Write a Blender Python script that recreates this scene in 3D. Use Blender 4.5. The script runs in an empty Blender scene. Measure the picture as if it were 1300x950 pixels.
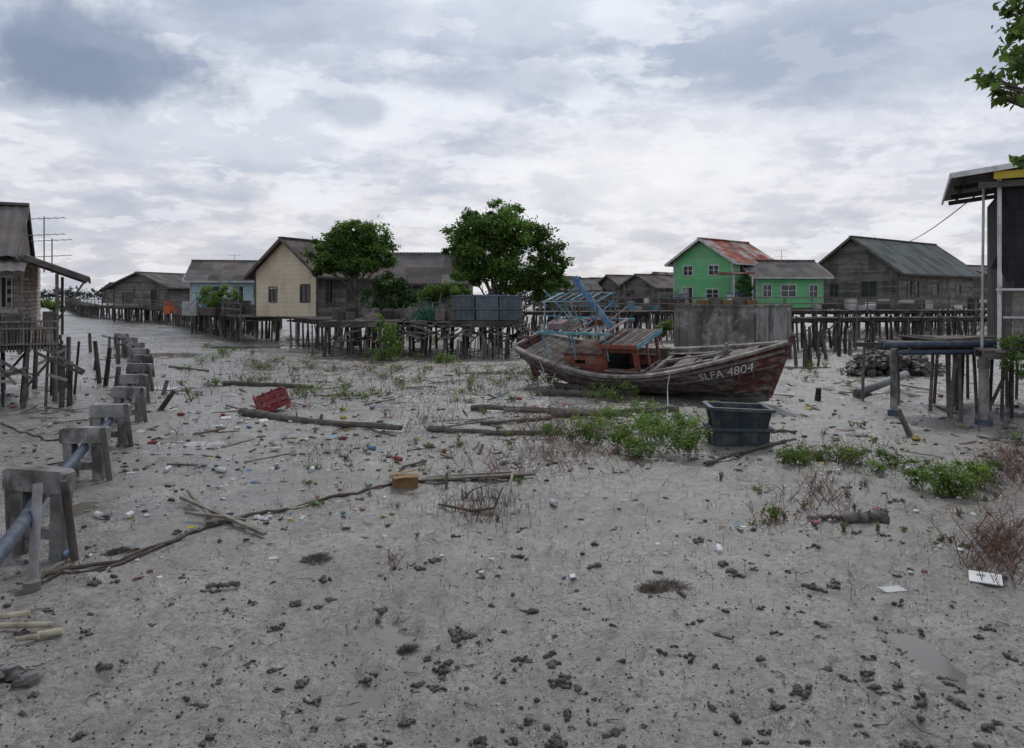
import bpy, math, random
import numpy as np
from mathutils import Vector, Matrix, noise
R=random.Random(11); NR=np.random.RandomState(5)
S=bpy.context.scene
CAMH=3.0
def G(px,py):   # ground spot (metres) read from the survey of the photograph
    d=1000*CAMH/(py-375.0); return ((px-650)/1000*d, d)
def PX(px,d): return (px-650)/1000*d
def ZZ(py,d): return CAMH-(py-375)/1000*d

# ---------- noise ----------
def _h(ix,iy,s):
    n=np.sin(ix*127.1+iy*311.7+s*74.7)*43758.5453
    return n-np.floor(n)
def vn(x,y,s=0):
    ix=np.floor(x);iy=np.floor(y);fx=x-ix;fy=y-iy
    fx=fx*fx*(3-2*fx);fy=fy*fy*(3-2*fy)
    a=_h(ix,iy,s);b=_h(ix+1,iy,s);c=_h(ix,iy+1,s);d=_h(ix+1,iy+1,s)
    return (a*(1-fx)+b*fx)*(1-fy)+(c*(1-fx)+d*fx)*fy
def fbm(x,y,s=0,o=4):
    r=0;a=.5
    for i in range(o):
        r=r+a*(vn(x,y,s+i)-.5);x=x*2.03+3.1;y=y*2.03+1.7;a*=.5
    return r
PUD=[(*G(480,825),.40,1.1,.085),(*G(1165,815),.20,1.0,.085),(*G(205,450),3.0,2.2,.10),(*G(200,492),1.6,1.0,.09),(*G(105,640),.4,.7,.09),(*G(330,440),4,1.3,.10),(*G(620,472),2.5,.9,.09),(*G(1075,540),.8,.4,.08),(*G(250,560),1.0,.4,.08),(*G(760,625),.7,.3,.07),(*G(420,500),1.6,.6,.09),(*G(1010,465),2.2,.9,.1),(*G(880,690),.35,.2,.06)]
def hgt(x,y):
    x=np.asarray(x,float);y=np.asarray(y,float)
    near=np.clip(60/np.maximum(np.abs(y)+np.abs(x)*.3,1),0,1)
    n2=np.clip(22/np.maximum(np.abs(y),1),0,1)
    h=.09*fbm(x*.35,y*.35,1,3)+.075*fbm(x*1.7,y*1.7,7,4)+.055*fbm(x*6,y*6,17,3)*n2+.032*fbm(x*19,y*15,23,2)*np.clip(12/np.maximum(np.abs(y),1),0,1)
    pit=vn(x*2.6,y*2.6,31); h=h-.03*np.clip((pit-.72)*4,0,1)
    lump=vn(x*4.3+9,y*4.3,41)*vn(x*1.1,y*1.1,43); h=h+.05*np.clip((lump-.5)*5,0,1)*n2
    h=h*near
    for (px,py,rx,ry,dp) in PUD:
        h=h-dp*np.exp(-(((x-px)/rx)**2+((y-py)/ry)**2))
    return h
def H(x,y): return float(hgt(x,y))

# ---------- mesh builder ----------
class MB:
    def __init__(s): s.v=[];s.f=[];s.m=[];s.t=[]
    def add(s,vs,fs,m=0,t=1.0):
        o=len(s.v); s.v.extend([tuple(v) for v in vs])
        for f in fs: s.f.append([i+o for i in f]); s.m.append(m); s.t.append(t)
    def hexa(s,p,m=0,t=1.0):
        s.add(p,[(3,2,1,0),(4,5,6,7),(0,1,5,4),(1,2,6,5),(2,3,7,6),(3,0,4,7)],m,t)
    def box(s,c,d,m=0,t=1.0,M=None):
        x,y,z=d[0]/2,d[1]/2,d[2]/2
        p=[Vector(q) for q in[(-x,-y,-z),(x,-y,-z),(x,y,-z),(-x,y,-z),(-x,-y,z),(x,-y,z),(x,y,z),(-x,y,z)]]
        if M is not None: p=[M@q for q in p]
        c=Vector(c); s.hexa([q+c for q in p],m,t)
    def bx(s,x0,x1,y0,y1,z0,z1,m=0,t=1.0):
        s.box(((x0+x1)/2,(y0+y1)/2,(z0+z1)/2),(x1-x0,y1-y0,z1-z0),m,t)
    def beam(s,a,b,w,h,m=0,t=1.0,up=(0,0,1)):
        a=Vector(a);b=Vector(b);d=(b-a).normalized();u=Vector(up)
        if abs(d.dot(u))>.98:u=Vector((1,0,0))
        r=d.cross(u).normalized()*w/2;u=r.cross(d).normalized()*h/2
        s.hexa([a-r-u,b-r-u,b+r-u,a+r-u,a-r+u,b-r+u,b+r+u,a+r+u],m,t)
    def path(s,pts,rad,n=8,m=0,t=1.0,jit=0):
        pts=[Vector(p) for p in pts]
        if not hasattr(rad,'__len__'): rad=[rad]*len(pts)
        vs=[];prev=None
        for i,p in enumerate(pts):
            d=(pts[min(i+1,len(pts)-1)]-pts[max(i-1,0)])
            if d.length<1e-6:d=Vector((0,0,1))
            d.normalize()
            if prev is None: r=d.orthogonal().normalized()
            else:
                r=prev-d*prev.dot(d)
                r=r.normalized() if r.length>1e-5 else d.orthogonal().normalized()
            prev=r;q=d.cross(r)
            for k in range(n):
                a=2*math.pi*k/n;rr=rad[i]*(1+(R.uniform(-jit,jit) if jit else 0))
                vs.append(p+r*math.cos(a)*rr+q*math.sin(a)*rr)
        fs=[]
        for i in range(len(pts)-1):
            for k in range(n):
                a=i*n+k;b=i*n+(k+1)%n;fs.append((a,b,b+n,a+n))
        fs.append(tuple(range(n))[::-1]);fs.append(tuple(range((len(pts)-1)*n,len(pts)*n)))
        s.add(vs,fs,m,t)
    def tube(s,a,b,r0,r1=None,n=8,m=0,t=1.0,jit=0):
        s.path([a,b],[r0,r0 if r1 is None else r1],n,m,t,jit)
    def xf(s,M): s.v=[tuple(M@Vector(v)) for v in s.v]; return s
    def obj(s,name,mats,parent=None,smooth=False):
        me=bpy.data.meshes.new(name); me.from_pydata(s.v,[],s.f)
        if not isinstance(mats,(list,tuple)): mats=[mats]
        for m in mats: me.materials.append(m)
        me.polygons.foreach_set('material_index',s.m)
        a=me.attributes.new('tint','FLOAT','FACE'); a.data.foreach_set('value',s.t)
        if smooth: me.polygons.foreach_set('use_smooth',[True]*len(s.f))
        me.update(); o=bpy.data.objects.new(name,me); S.collection.objects.link(o)
        if parent is not None:
            o.parent=parent; o.matrix_parent_inverse=Matrix.Translation(-Vector(parent.location))
        return o
def empty(name,loc):
    e=bpy.data.objects.new(name,None); e.location=loc; e.empty_display_size=.3
    S.collection.objects.link(e); return e
def npmesh(name,V,F,T,mat,parent=None,smooth=False):
    me=bpy.data.meshes.new(name); me.vertices.add(len(V)); me.vertices.foreach_set('co',np.asarray(V,np.float32).ravel())
    k=F.shape[1]; me.loops.add(F.size); me.loops.foreach_set('vertex_index',F.astype(np.int32).ravel())
    me.polygons.add(len(F)); me.polygons.foreach_set('loop_start',np.arange(0,F.size,k,dtype=np.int32))
    me.polygons.foreach_set('loop_total',np.full(len(F),k,np.int32))
    me.materials.append(mat); me.update(calc_edges=True)
    a=me.attributes.new('tint','FLOAT','FACE'); a.data.foreach_set('value',np.asarray(T,np.float32))
    if smooth: me.polygons.foreach_set('use_smooth',np.ones(len(F),bool))
    o=bpy.data.objects.new(name,me); S.collection.objects.link(o)
    if parent is not None:
        o.parent=parent; o.matrix_parent_inverse=Matrix.Translation(-Vector(parent.location))
    return o
def pivot(px,py,deg): return Matrix.Translation((px,py,0))@Matrix.Rotation(math.radians(deg),4,'Z')@Matrix.Translation((-px,-py,0))

# ---------- materials ----------
def nn(nt,t,**k):
    n=nt.nodes.new(t)
    for a,b in k.items(): setattr(n,a,b)
    return n
def mat(name,c1,c2=None,scale=3,rough=.8,bump=.3,stretch=(1,1,1),stain=None,samt=.6,sscale=.8,metal=0,bscale=None,trans=0,spec=.3,sstretch=None):
    m=bpy.data.materials.new(name);m.use_nodes=True;nt=m.node_tree;L=nt.links;b=nt.nodes['Principled BSDF']
    c2=c2 or tuple(x*.65 for x in c1)
    tc=nn(nt,'ShaderNodeTexCoord');mp=nn(nt,'ShaderNodeMapping');mp.inputs['Scale'].default_value=stretch
    L.new(tc.outputs['Object'],mp.inputs['Vector'])
    no=nn(nt,'ShaderNodeTexNoise');no.inputs['Scale'].default_value=scale;no.inputs['Detail'].default_value=8;no.inputs['Roughness'].default_value=.65
    L.new(mp.outputs[0],no.inputs['Vector'])
    rp=nn(nt,'ShaderNodeValToRGB');rp.color_ramp.elements[0].position=.35;rp.color_ramp.elements[1].position=.66
    rp.color_ramp.elements[0].color=(*c1,1);rp.color_ramp.elements[1].color=(*c2,1);L.new(no.outputs['Fac'],rp.inputs[0])
    col=rp.outputs[0]
    if stain:
        n2=nn(nt,'ShaderNodeTexNoise');n2.inputs['Scale'].default_value=sscale;n2.inputs['Detail'].default_value=9;n2.inputs['Roughness'].default_value=.7
        if sstretch:
            m2=nn(nt,'ShaderNodeMapping');m2.inputs['Scale'].default_value=sstretch;L.new(tc.outputs['Object'],m2.inputs['Vector']);L.new(m2.outputs[0],n2.inputs['Vector'])
        else: L.new(tc.outputs['Object'],n2.inputs['Vector'])
        r2=nn(nt,'ShaderNodeValToRGB');r2.color_ramp.elements[0].position=.48;r2.color_ramp.elements[1].position=.6
        r2.color_ramp.elements[0].color=(0,0,0,1);r2.color_ramp.elements[1].color=(samt,)*3+(1,);L.new(n2.outputs['Fac'],r2.inputs[0])
        mx=nn(nt,'ShaderNodeMixRGB');L.new(r2.outputs[0],mx.inputs[0]);L.new(col,mx.inputs[1]);mx.inputs[2].default_value=(*stain,1);col=mx.outputs[0]
    at=nn(nt,'ShaderNodeAttribute',attribute_name='tint')
    mu=nn(nt,'ShaderNodeMixRGB',blend_type='MULTIPLY');mu.inputs[0].default_value=1;L.new(col,mu.inputs[1]);L.new(at.outputs['Fac'],mu.inputs[2])
    L.new(mu.outputs[0],b.inputs['Base Color'])
    b.inputs['Roughness'].default_value=rough;b.inputs['Metallic'].default_value=metal;b.inputs['Specular IOR Level'].default_value=spec
    if bump:
        n3=nn(nt,'ShaderNodeTexNoise');n3.inputs['Scale'].default_value=bscale or scale*4;n3.inputs['Detail'].default_value=6
        L.new(mp.outputs[0],n3.inputs['Vector']);bp=nn(nt,'ShaderNodeBump');bp.inputs['Strength'].default_value=bump;bp.inputs['Distance'].default_value=.03
        L.new(n3.outputs['Fac'],bp.inputs['Height']);L.new(bp.outputs[0],b.inputs['Normal'])
    if trans:
        tr=nn(nt,'ShaderNodeBsdfTranslucent');L.new(mu.outputs[0],tr.inputs[0]);ms=nn(nt,'ShaderNodeMixShader');ms.inputs[0].default_value=trans
        L.new(b.outputs[0],ms.inputs[1]);L.new(tr.outputs[0],ms.inputs[2]);L.new(ms.outputs[0],nt.nodes['Material Output'].inputs[0])
    return m
WOODG=mat('weathered_wood',(.19,.168,.15),(.085,.072,.062),2.5,.9,.5,(1,1,4),stain=(.05,.042,.036),samt=.7)
WOODP=mat('pile_wood',(.12,.10,.085),(.043,.037,.032),3,.9,.6,(3,3,.6),stain=(.22,.20,.175),samt=.5)
WOODD=mat('dark_wood',(.06,.05,.043),(.028,.024,.02),3,.9,.4)
WALLW=mat('board_wall_wood',(.235,.215,.195),(.115,.102,.092),1.6,.9,.3,(1,1,5),stain=(.06,.052,.046),samt=.65,sscale=.9,sstretch=(1,1,.4))
BEIGE=mat('beige_painted_board',(.68,.58,.42),(.60,.50,.36),1.5,.7,.1,stain=(.38,.31,.22),samt=.4,sscale=.9,sstretch=(1,1,.25))
GREEN=mat('green_painted_board',(.17,.50,.22),(.13,.42,.17),1.2,.7,.1,stain=(.26,.40,.26),samt=.55,sscale=1,sstretch=(1,1,.3))
BLUEW=mat('pale_blue_painted_board',(.40,.56,.60),(.32,.48,.54),1.2,.7,.1,stain=(.55,.6,.58),samt=.7)
WHITE=mat('white_paint',(.66,.66,.64),(.5,.5,.48),2,.6,.1,stain=(.3,.27,.23),samt=.5,sscale=2)
BRICK=mat('pale_pink_brick_wall',(.46,.38,.34),(.33,.27,.24),3,.9,.3,stain=(.5,.46,.43),samt=.6,sscale=1.5)
ROOFG=mat('grey_corrugated_roof',(.135,.125,.122),(.08,.073,.07),1.0,.85,.2,stain=(.16,.12,.10),samt=.6,sscale=.7,spec=.15)
ROOFB=mat('brown_corrugated_roof',(.125,.098,.085),(.075,.06,.055),1.0,.85,.2,stain=(.18,.15,.135),samt=.6,sscale=.7,spec=.15)
ROOFL=mat('light_corrugated_roof',(.30,.31,.32),(.19,.19,.19),1.2,.6,.1,stain=(.2,.14,.10),samt=.5)
ROOFR=mat('rusty_red_roof',(.30,.09,.06),(.19,.065,.05),.8,.8,.2,stain=(.42,.37,.34),samt=.95,sscale=.5,spec=.15)
ROOFGR=mat('mossy_green_roof',(.12,.135,.125),(.09,.10,.094),.8,.85,.2,stain=(.15,.145,.135),samt=.6,spec=.15)
DARK=mat('dark_opening',(.012,.012,.014),(.02,.02,.022),2,.4,0)  # shade of unlit insides, put into the colour
GLASS=mat('window_glass',(.03,.035,.04),(.05,.055,.06),1,.15,0,spec=.6)
CONC=mat('weathered_concrete',(.36,.35,.33),(.20,.193,.18),2.6,.9,.6,stain=(.07,.066,.055),samt=.85,sscale=2.2,sstretch=(1,1,.6))
CONCD=mat('mossy_concrete',(.21,.20,.175),(.065,.06,.05),1.6,.95,.8,(1,1,.25),stain=(.38,.36,.33),samt=.75,sscale=1.1)
CONCL=mat('grey_concrete_face',(.32,.31,.29),(.2,.195,.18),1.6,.95,.6,(1,1,.3),stain=(.075,.07,.06),samt=.85,sscale=1.6,sstretch=(1,1,.4))
PIPE=mat('slate_blue_pipe',(.045,.068,.115),(.032,.046,.075),5,.42,.15,stain=(.16,.15,.13),samt=.5,sscale=4)
STEEL=mat('galvanised_steel',(.30,.31,.32),(.2,.2,.2),4,.6,.1,stain=(.17,.11,.08),samt=.5)
TANK=mat('slate_plastic_bin',(.036,.047,.056),(.024,.032,.038),3,.45,.15,stain=(.11,.105,.095),samt=.6,sscale=3)
TANKB=mat('grey_blue_fibreglass',(.12,.15,.17),(.08,.10,.115),2,.7,.15,stain=(.19,.185,.17),samt=.6,sscale=1.8)
TRUNK=mat('tree_bark',(.17,.15,.125),(.08,.068,.055),4,.9,.5,(2,2,.5))
LEAF=mat('tree_leaves',(.12,.205,.04),(.065,.135,.025),1.2,.5,0,trans=.42,spec=.3)
LEAFB=mat('bright_shrub_leaves',(.155,.235,.05),(.095,.165,.032),2,.5,0,trans=.42)
LEAFD=mat('dark_bush_leaves',(.065,.125,.032),(.04,.09,.022),1.2,.5,0,trans=.35)
TWIG=mat('dry_reddish_twigs',(.21,.12,.09),(.12,.078,.06),5,.9,0)
CLOD=mat('dark_mud_clods',(.095,.083,.07),(.042,.036,.03),14,.5,.9,bscale=70,spec=.5)
HULL=mat('weathered_hull_planks',(.155,.118,.10),(.055,.036,.03),2.6,.85,.6,(1,1,2),stain=(.28,.255,.235),samt=.7,sscale=2.4,sstretch=(1,1,2.5))
MAROON=mat('worn_maroon_paint',(.14,.042,.036),(.07,.026,.024),3,.8,.5,stain=(.19,.165,.145),samt=.8,sscale=2.8,sstretch=(1,1,2))
REDP=mat('brick_red_paint',(.27,.075,.047),(.15,.05,.037),3,.8,.4,stain=(.22,.18,.155),samt=.75,sscale=3)
TURQ=mat('faded_turquoise_paint',(.11,.31,.38),(.08,.22,.29),3,.7,.2,stain=(.40,.42,.41),samt=.75,sscale=4)
BLUEP=mat('blue_paint',(.06,.18,.36),(.045,.12,.26),3,.6,.2,stain=(.35,.4,.44),samt=.6,sscale=3)
RAIL=mat('bleached_rail_wood',(.32,.29,.26),(.16,.14,.123),4,.85,.5,(1,1,1),stain=(.09,.066,.052),samt=.7,sscale=3)
PINKB=mat('faded_pink_canvas',(.42,.29,.27),(.3,.24,.25),2,.9,.2)
LOG=mat('driftwood_log',(.235,.21,.175),(.115,.098,.08),5,.9,.7,(1,1,1),stain=(.07,.06,.048),samt=.6,sscale=3)
ROPE=mat('muddy_rope',(.07,.06,.045),(.12,.10,.085),10,.9,.3)
WROPE=mat('white_rope',(.6,.6,.58),(.4,.4,.38),10,.9,0)
CARD=mat('brown_cardboard',(.27,.16,.075),(.2,.12,.06),5,.9,.1)
REDC=mat('red_plastic',(.33,.05,.055),(.22,.045,.05),5,.6,.1,stain=(.3,.25,.22),samt=.5,sscale=8)
ORNG=mat('orange_plastic',(.5,.13,.04),(.4,.1,.03),5,.5,0)
YEL=mat('yellow_paint',(.55,.42,.05),(.4,.3,.05),3,.7,.1)
BONE=mat('cream_pvc_pipe',(.47,.42,.31),(.36,.31,.22),5,.6,.1,stain=(.2,.17,.13),samt=.6,sscale=5)
TARP=mat('black_tarpaulin',(.010,.010,.011),(.018,.018,.018),2,.7,.3)
NET=mat('green_netting',(.05,.2,.13),(.03,.1,.07),9,.9,.3)
FARLEAF=mat('distant_mangrove_leaves',(.10,.13,.115),(.08,.105,.095),.05,.9,0)
LITW=mat('litter_white',(.66,.66,.64),(.5,.5,.48),6,.5,0)
def water(name,c,r):
    m=bpy.data.materials.new(name);m.use_nodes=True;nt=m.node_tree;b=nt.nodes['Principled BSDF']
    b.inputs['Base Color'].default_value=(*c,1);b.inputs['Roughness'].default_value=r
    no=nn(nt,'ShaderNodeTexNoise');no.inputs['Scale'].default_value=3;tc=nn(nt,'ShaderNodeTexCoord');nt.links.new(tc.outputs['Object'],no.inputs['Vector'])
    bp=nn(nt,'ShaderNodeBump');bp.inputs['Strength'].default_value=.05;nt.links.new(no.outputs['Fac'],bp.inputs['Height']);nt.links.new(bp.outputs[0],b.inputs['Normal'])
    return m
WAT=water('puddle_water',(.15,.135,.11),.10); SEA=water('estuary_water',(.20,.21,.21),.2)

def mudmat():
    m=bpy.data.materials.new('tidal_mud');m.use_nodes=True;nt=m.node_tree;L=nt.links;b=nt.nodes['Principled BSDF']
    tc=nn(nt,'ShaderNodeTexCoord');O=tc.outputs['Object']
    def noi(s,d=6,r=.6,dist=0,vec=None):
        n=nn(nt,'ShaderNodeTexNoise');n.inputs['Scale'].default_value=s;n.inputs['Detail'].default_value=d;n.inputs['Roughness'].default_value=r;n.inputs['Distortion'].default_value=dist
        L.new(vec or O,n.inputs['Vector']);return n.outputs['Fac']
    def ramp(f,a,b_,ca,cb):
        r=nn(nt,'ShaderNodeValToRGB');r.color_ramp.elements[0].position=a;r.color_ramp.elements[1].position=b_
        r.color_ramp.elements[0].color=(*ca,1);r.color_ramp.elements[1].color=(*cb,1);L.new(f,r.inputs[0]);return r.outputs[0]
    def g(v): return (v,v,v)
    def mix(f,a,b_,t='MIX'):
        x=nn(nt,'ShaderNodeMixRGB',blend_type=t)
        for i,q in((0,f),(1,a),(2,b_)):
            if hasattr(q,'is_linked'): L.new(q,x.inputs[i])
            else: x.inputs[i].default_value=q if i==0 else (*q,1)
        return x.outputs[0]
    base=ramp(noi(1.3,9,.7),.36,.62,(.315,.29,.255),(.215,.195,.17))
    bigf=noi(.25,6,.65,.6)
    big=ramp(bigf,.44,.58,g(0),g(.85))
    c=mix(big,base,mix(.6,base,(.125,.112,.097)))
    mid=ramp(noi(3.2,8,.75,.3),.51,.61,g(0),g(.75)); c=mix(mid,c,(.125,.11,.094))
    fine=ramp(noi(13,6,.78),.49,.60,g(0),g(.85)); c=mix(fine,c,(.085,.074,.062))
    spk=ramp(noi(52,5,.72),.53,.62,g(0),g(.8)); c=mix(spk,c,(.06,.052,.044))
    lt=ramp(noi(34,4,.7),.56,.66,g(0),g(.45)); c=mix(lt,c,(.42,.39,.35))
    v=nn(nt,'ShaderNodeTexVoronoi');v.inputs['Scale'].default_value=9;v.inputs['Randomness'].default_value=1;L.new(O,v.inputs['Vector'])
    hol=ramp(v.outputs['Distance'],.08,.22,g(1),g(0)); gate=ramp(noi(.9,5),.42,.52,g(0),g(1))
    c=mix(mix(1.0,hol,gate,'MULTIPLY'),c,(.038,.033,.027))
    alg=ramp(noi(.6,7,.7,.6),.6,.7,g(0),g(.35)); c=mix(alg,c,(.15,.15,.095))
    L.new(c,b.inputs['Base Color'])
    wet=ramp(noi(.55,9,.72,.6),.38,.56,g(.62),g(.15)); L.new(wet,b.inputs['Roughness'])
    b.inputs['Specular IOR Level'].default_value=.75
    def bump(h,s,d,prev=None):
        x=nn(nt,'ShaderNodeBump');x.inputs['Strength'].default_value=s;x.inputs['Distance'].default_value=d;L.new(h,x.inputs['Height'])
        if prev:L.new(prev,x.inputs['Normal'])
        return x.outputs[0]
    n=bump(noi(5,8,.7),.6,.08);n=bump(noi(26,5,.7),.7,.024,n);n=bump(noi(110,3),.4,.006,n)
    L.new(n,b.inputs['Normal']);return m
MUD=mudmat()
ys=[-8,-4,-1,1,2,2.8]; y=3.3
while y<95: ys.append(y); y*=1.0065
ys+=[100,115,140,190,280,450,800,1500,3500]
ys=np.array(ys); nx=520; u=np.linspace(-1,1,nx); xs=np.sinh(u*4.6)/np.sinh(4.6)*70
xs=np.concatenate([[-3500,-1200,-400,-150],xs,[150,400,1200,3500]])
XX,YY=np.meshgrid(xs,ys); ZV=hgt(XX,YY); ZV[YY>95]=-.02; ZV[np.abs(XX)>90]=-.02
V=np.stack([XX,YY,ZV],-1).reshape(-1,3); a=np.arange(len(ys)-1)[:,None]*len(xs)+np.arange(len(xs)-1)[None]; a=a.ravel()
F=np.stack([a,a+1,a+1+len(xs),a+len(xs)],1); npmesh('mud_ground',V,F,np.ones(len(F)),MUD,smooth=True)
mb=MB()
for i,(px,py,rx,ry,dp) in enumerate(PUD):
    n=28; mb.add([(px+rx*1.5*math.cos(2*math.pi*j/n),py+ry*1.5*math.sin(2*math.pi*j/n),-.052-.0012*i) for j in range(n)],[tuple(range(n))])
mb.obj('puddle_water',WAT)
mb=MB(); mb.add([(-3400,118,.04),(-22,118,.04),(-12,180,.04),(60,3400,.04),(-3400,3400,.04)],[(0,1,2,3,4)]); mb.obj('estuary_water',SEA)

# ---------- foliage ----------
def leaves(name,blobs,n,size,m,parent=None,clumps=14,shell=.55,csig=.2,upb=.5,asp=.45):
    V=[];T=[]
    vol=np.array([b[1][0]*b[1][1]*b[1][2] for b in blobs])**.75; vol=vol/vol.sum()
    for (c,r),w in zip(blobs,vol):
        k=max(3,int(clumps*max(.5,w*len(blobs)))); cnt=int(n*w/k)+1
        for j in range(k):
            d=NR.normal(size=3);d/=np.linalg.norm(d); rr=shell+(1.12-shell)*NR.rand()**.7
            if NR.rand()<.25: rr*=.5
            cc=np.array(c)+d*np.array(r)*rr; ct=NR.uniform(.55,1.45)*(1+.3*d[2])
            cs=csig*NR.uniform(.5,1.3)*np.array(r).mean()
            P=cc+NR.normal(size=(cnt,3))*cs*np.array([1,1,.7])
            N=NR.normal(size=(cnt,3))+np.array([0,0,upb])+d*.4; N/=np.linalg.norm(N,axis=1)[:,None]
            A=np.cross(N,NR.normal(size=(cnt,3)));A/=np.linalg.norm(A,axis=1)[:,None];B=np.cross(N,A)
            s=size*NR.uniform(.6,1.25,size=(cnt,1))
            q=np.stack([P-A*s*.5,P+B*s*asp*.5+N*s*.08,P+A*s*.5-N*s*.12,P-B*s*asp*.5+N*s*.08],1)
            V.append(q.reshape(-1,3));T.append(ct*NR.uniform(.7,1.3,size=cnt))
    V=np.concatenate(V);T=np.concatenate(T);F=np.arange(len(V)).reshape(-1,4)
    return npmesh(name,V,F,T,m,parent)
def limb(mb,a,b,r0,r1,wob=.12,n=7,seg=6):
    a=Vector(a);b=Vector(b);L=(b-a).length;pts=[];rs=[]
    for i in range(seg+1):
        t=i/seg; p=a.lerp(b,t)
        if 0<i<seg: p+=Vector((R.uniform(-1,1),R.uniform(-1,1),R.uniform(-.4,.4)))*wob*L*.4
        p.z+=math.sin(t*math.pi)*L*.05; pts.append(p);rs.append(r0+(r1-r0)*t)
    mb.path(pts,rs,n,0,R.uniform(.8,1.1),.05); return pts
def tree(name,base,fork,blobs,n,size,m=LEAF,r0=.16,stems=1,clumps=16,**k):
    e=empty(name,base); mb=MB(); base=Vector(base)
    for sI in range(stems):
        off=Vector((R.uniform(-.4,.4),R.uniform(-.3,.3),0)) if stems>1 else Vector((0,0,0))
        fk=Vector(fork)+off*1.5
        limb(mb,base+off+Vector((0,0,-.2)),fk,r0,r0*.65,.06)
        for (c,r) in blobs:
            if stems>1 and R.random()<.35: continue
            p=limb(mb,fk,Vector(c)-Vector((0,0,r[2]*.2)),r0*.5,r0*.15,.12)
            for j in range(6):
                q=p[R.randint(2,5)]; d=Vector((R.uniform(-1,1)*r[0],R.uniform(-1,1)*r[1],R.uniform(-.4,1)*r[2]))*.85
                limb(mb,q,Vector(c)+d,r0*.16,r0*.05,.15,5,4)
    mb.obj('trunk_and_limbs',TRUNK,e,True)
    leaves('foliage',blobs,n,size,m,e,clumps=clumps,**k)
    return e
def B(px,py,d,rx,rz,ry=None):
    rx=rx/1000*d; rz=rz/1000*d; return ((PX(px,d),d,ZZ(py,d)),(rx,ry or rx,rz))

tree('mangrove_tree',(PX(452,47),47,0),(PX(453,47),47,3.0),[B(447,303,47,28,19),B(418,320,47,24,18),B(478,312,47,24,20),B(448,330,47,34,17),B(413,340,47,20,10),B(482,334,47,18,12),B(430,296,47,18,11),B(464,292,47.5,14,10)],17000,.25,clumps=20,csig=.2)
tree('mangrove_tree',(PX(628,47),47,0),(PX(625,47),47,2.4),[B(600,292,47,28,22),B(640,284,47,34,22),B(582,310,47,24,20),B(620,322,47,38,26),B(668,307,47,30,26),B(696,326,47,22,24),B(650,344,47,38,20),B(596,346,47,26,15),B(694,362,47,24,20),B(708,342,47,12,16),B(640,266,48,20,11),B(594,277,47,12,9),B(655,368,47,20,12)],30000,.25,r0=.14,stems=4,clumps=20,csig=.2)
tree('mangrove_tree',(PX(500,45),45,0),(PX(500,45),45,2.2),[B(498,358,45,22,14),B(480,378,45,18,14),B(515,380,45,20,16),B(498,395,45,28,11)],7000,.19,m=LEAFD,r0=.08,stems=3)
tree('mangrove_shrub',(PX(565,42),42,1.7),(PX(565,42),42,2.3),[B(570,368,42,22,9),B(548,376,42,14,11),B(588,376,42,12,8)],3500,.18,m=LEAFB,r0=.05,stems=2)
tree('mangrove_shrub',(PX(490,36),36,0),(PX(490,36),36,.8),[B(490,425,36,12,15),B(482,408,36,7,8),B(502,440,36,10,10),B(488,450,36,16,8)],2100,.13,m=LEAFB,r0=.03,stems=3,csig=.3)
tree('mangrove_shrub',(PX(570,35),35,0),(PX(570,35),35,.2),[B(566,458,35,14,8),B(585,466,35,10,5)],700,.12,m=LEAFB,r0=.02,stems=2,csig=.3)
tree('potted_shrub',(PX(278,58),58,1.6),(PX(278,58),58,2.2),[B(266,375,58,14,13),B(290,380,58,14,12),B(275,388,58,22,8),B(284,368,58,8,8)],3000,.2,m=LEAFB,r0=.06,stems=3)
tree('potted_shrub',(PX(334,55),55,1.6),(PX(334,55),55,2),[B(334,378,55,6,11),B(330,390,55,6,7)],700,.2,m=LEAF,r0=.04,stems=2)
tree('potted_shrub',(PX(60,30),30,1.4),(PX(60,30),30,1.9),[B(60,386,30,14,7),B(72,392,30,9,6)],1300,.12,m=LEAFB,r0=.03,stems=2)
tree('mangrove_shrub',(PX(845,40),40,0),(PX(845,40),40,1),[B(845,415,40,12,9),B(838,422,40,8,6)],900,.14,m=LEAFB,r0=.03,stems=2)
tree('potted_shrub',(PX(945,57),57,2.1),(PX(945,57),57,2.5),[B(945,363,57,10,8),B(948,373,57,8,6)],900,.18,m=LEAFD,r0=.04,stems=2)
tree('overhanging_mangrove_tree',(8.6,9.2,0),(8.2,9.1,3.6),[B(1290,30,8.6,26,20),B(1262,112,8.6,20,9),B(1250,96,8.6,10,6),B(1295,78,8.6,22,20),B(1285,126,8.6,18,8),B(1300,8,8.6,24,14),B(1345,90,9,50,60),B(1380,0,9,70,60),B(1303,205,8.8,14,9),B(1360,190,9,40,30),B(1440,60,9.4,60,90),B(1340,-60,9,60,40)],5600,.135,r0=.12,clumps=14,csig=.3,asp=.5,m=LEAFB)

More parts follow.
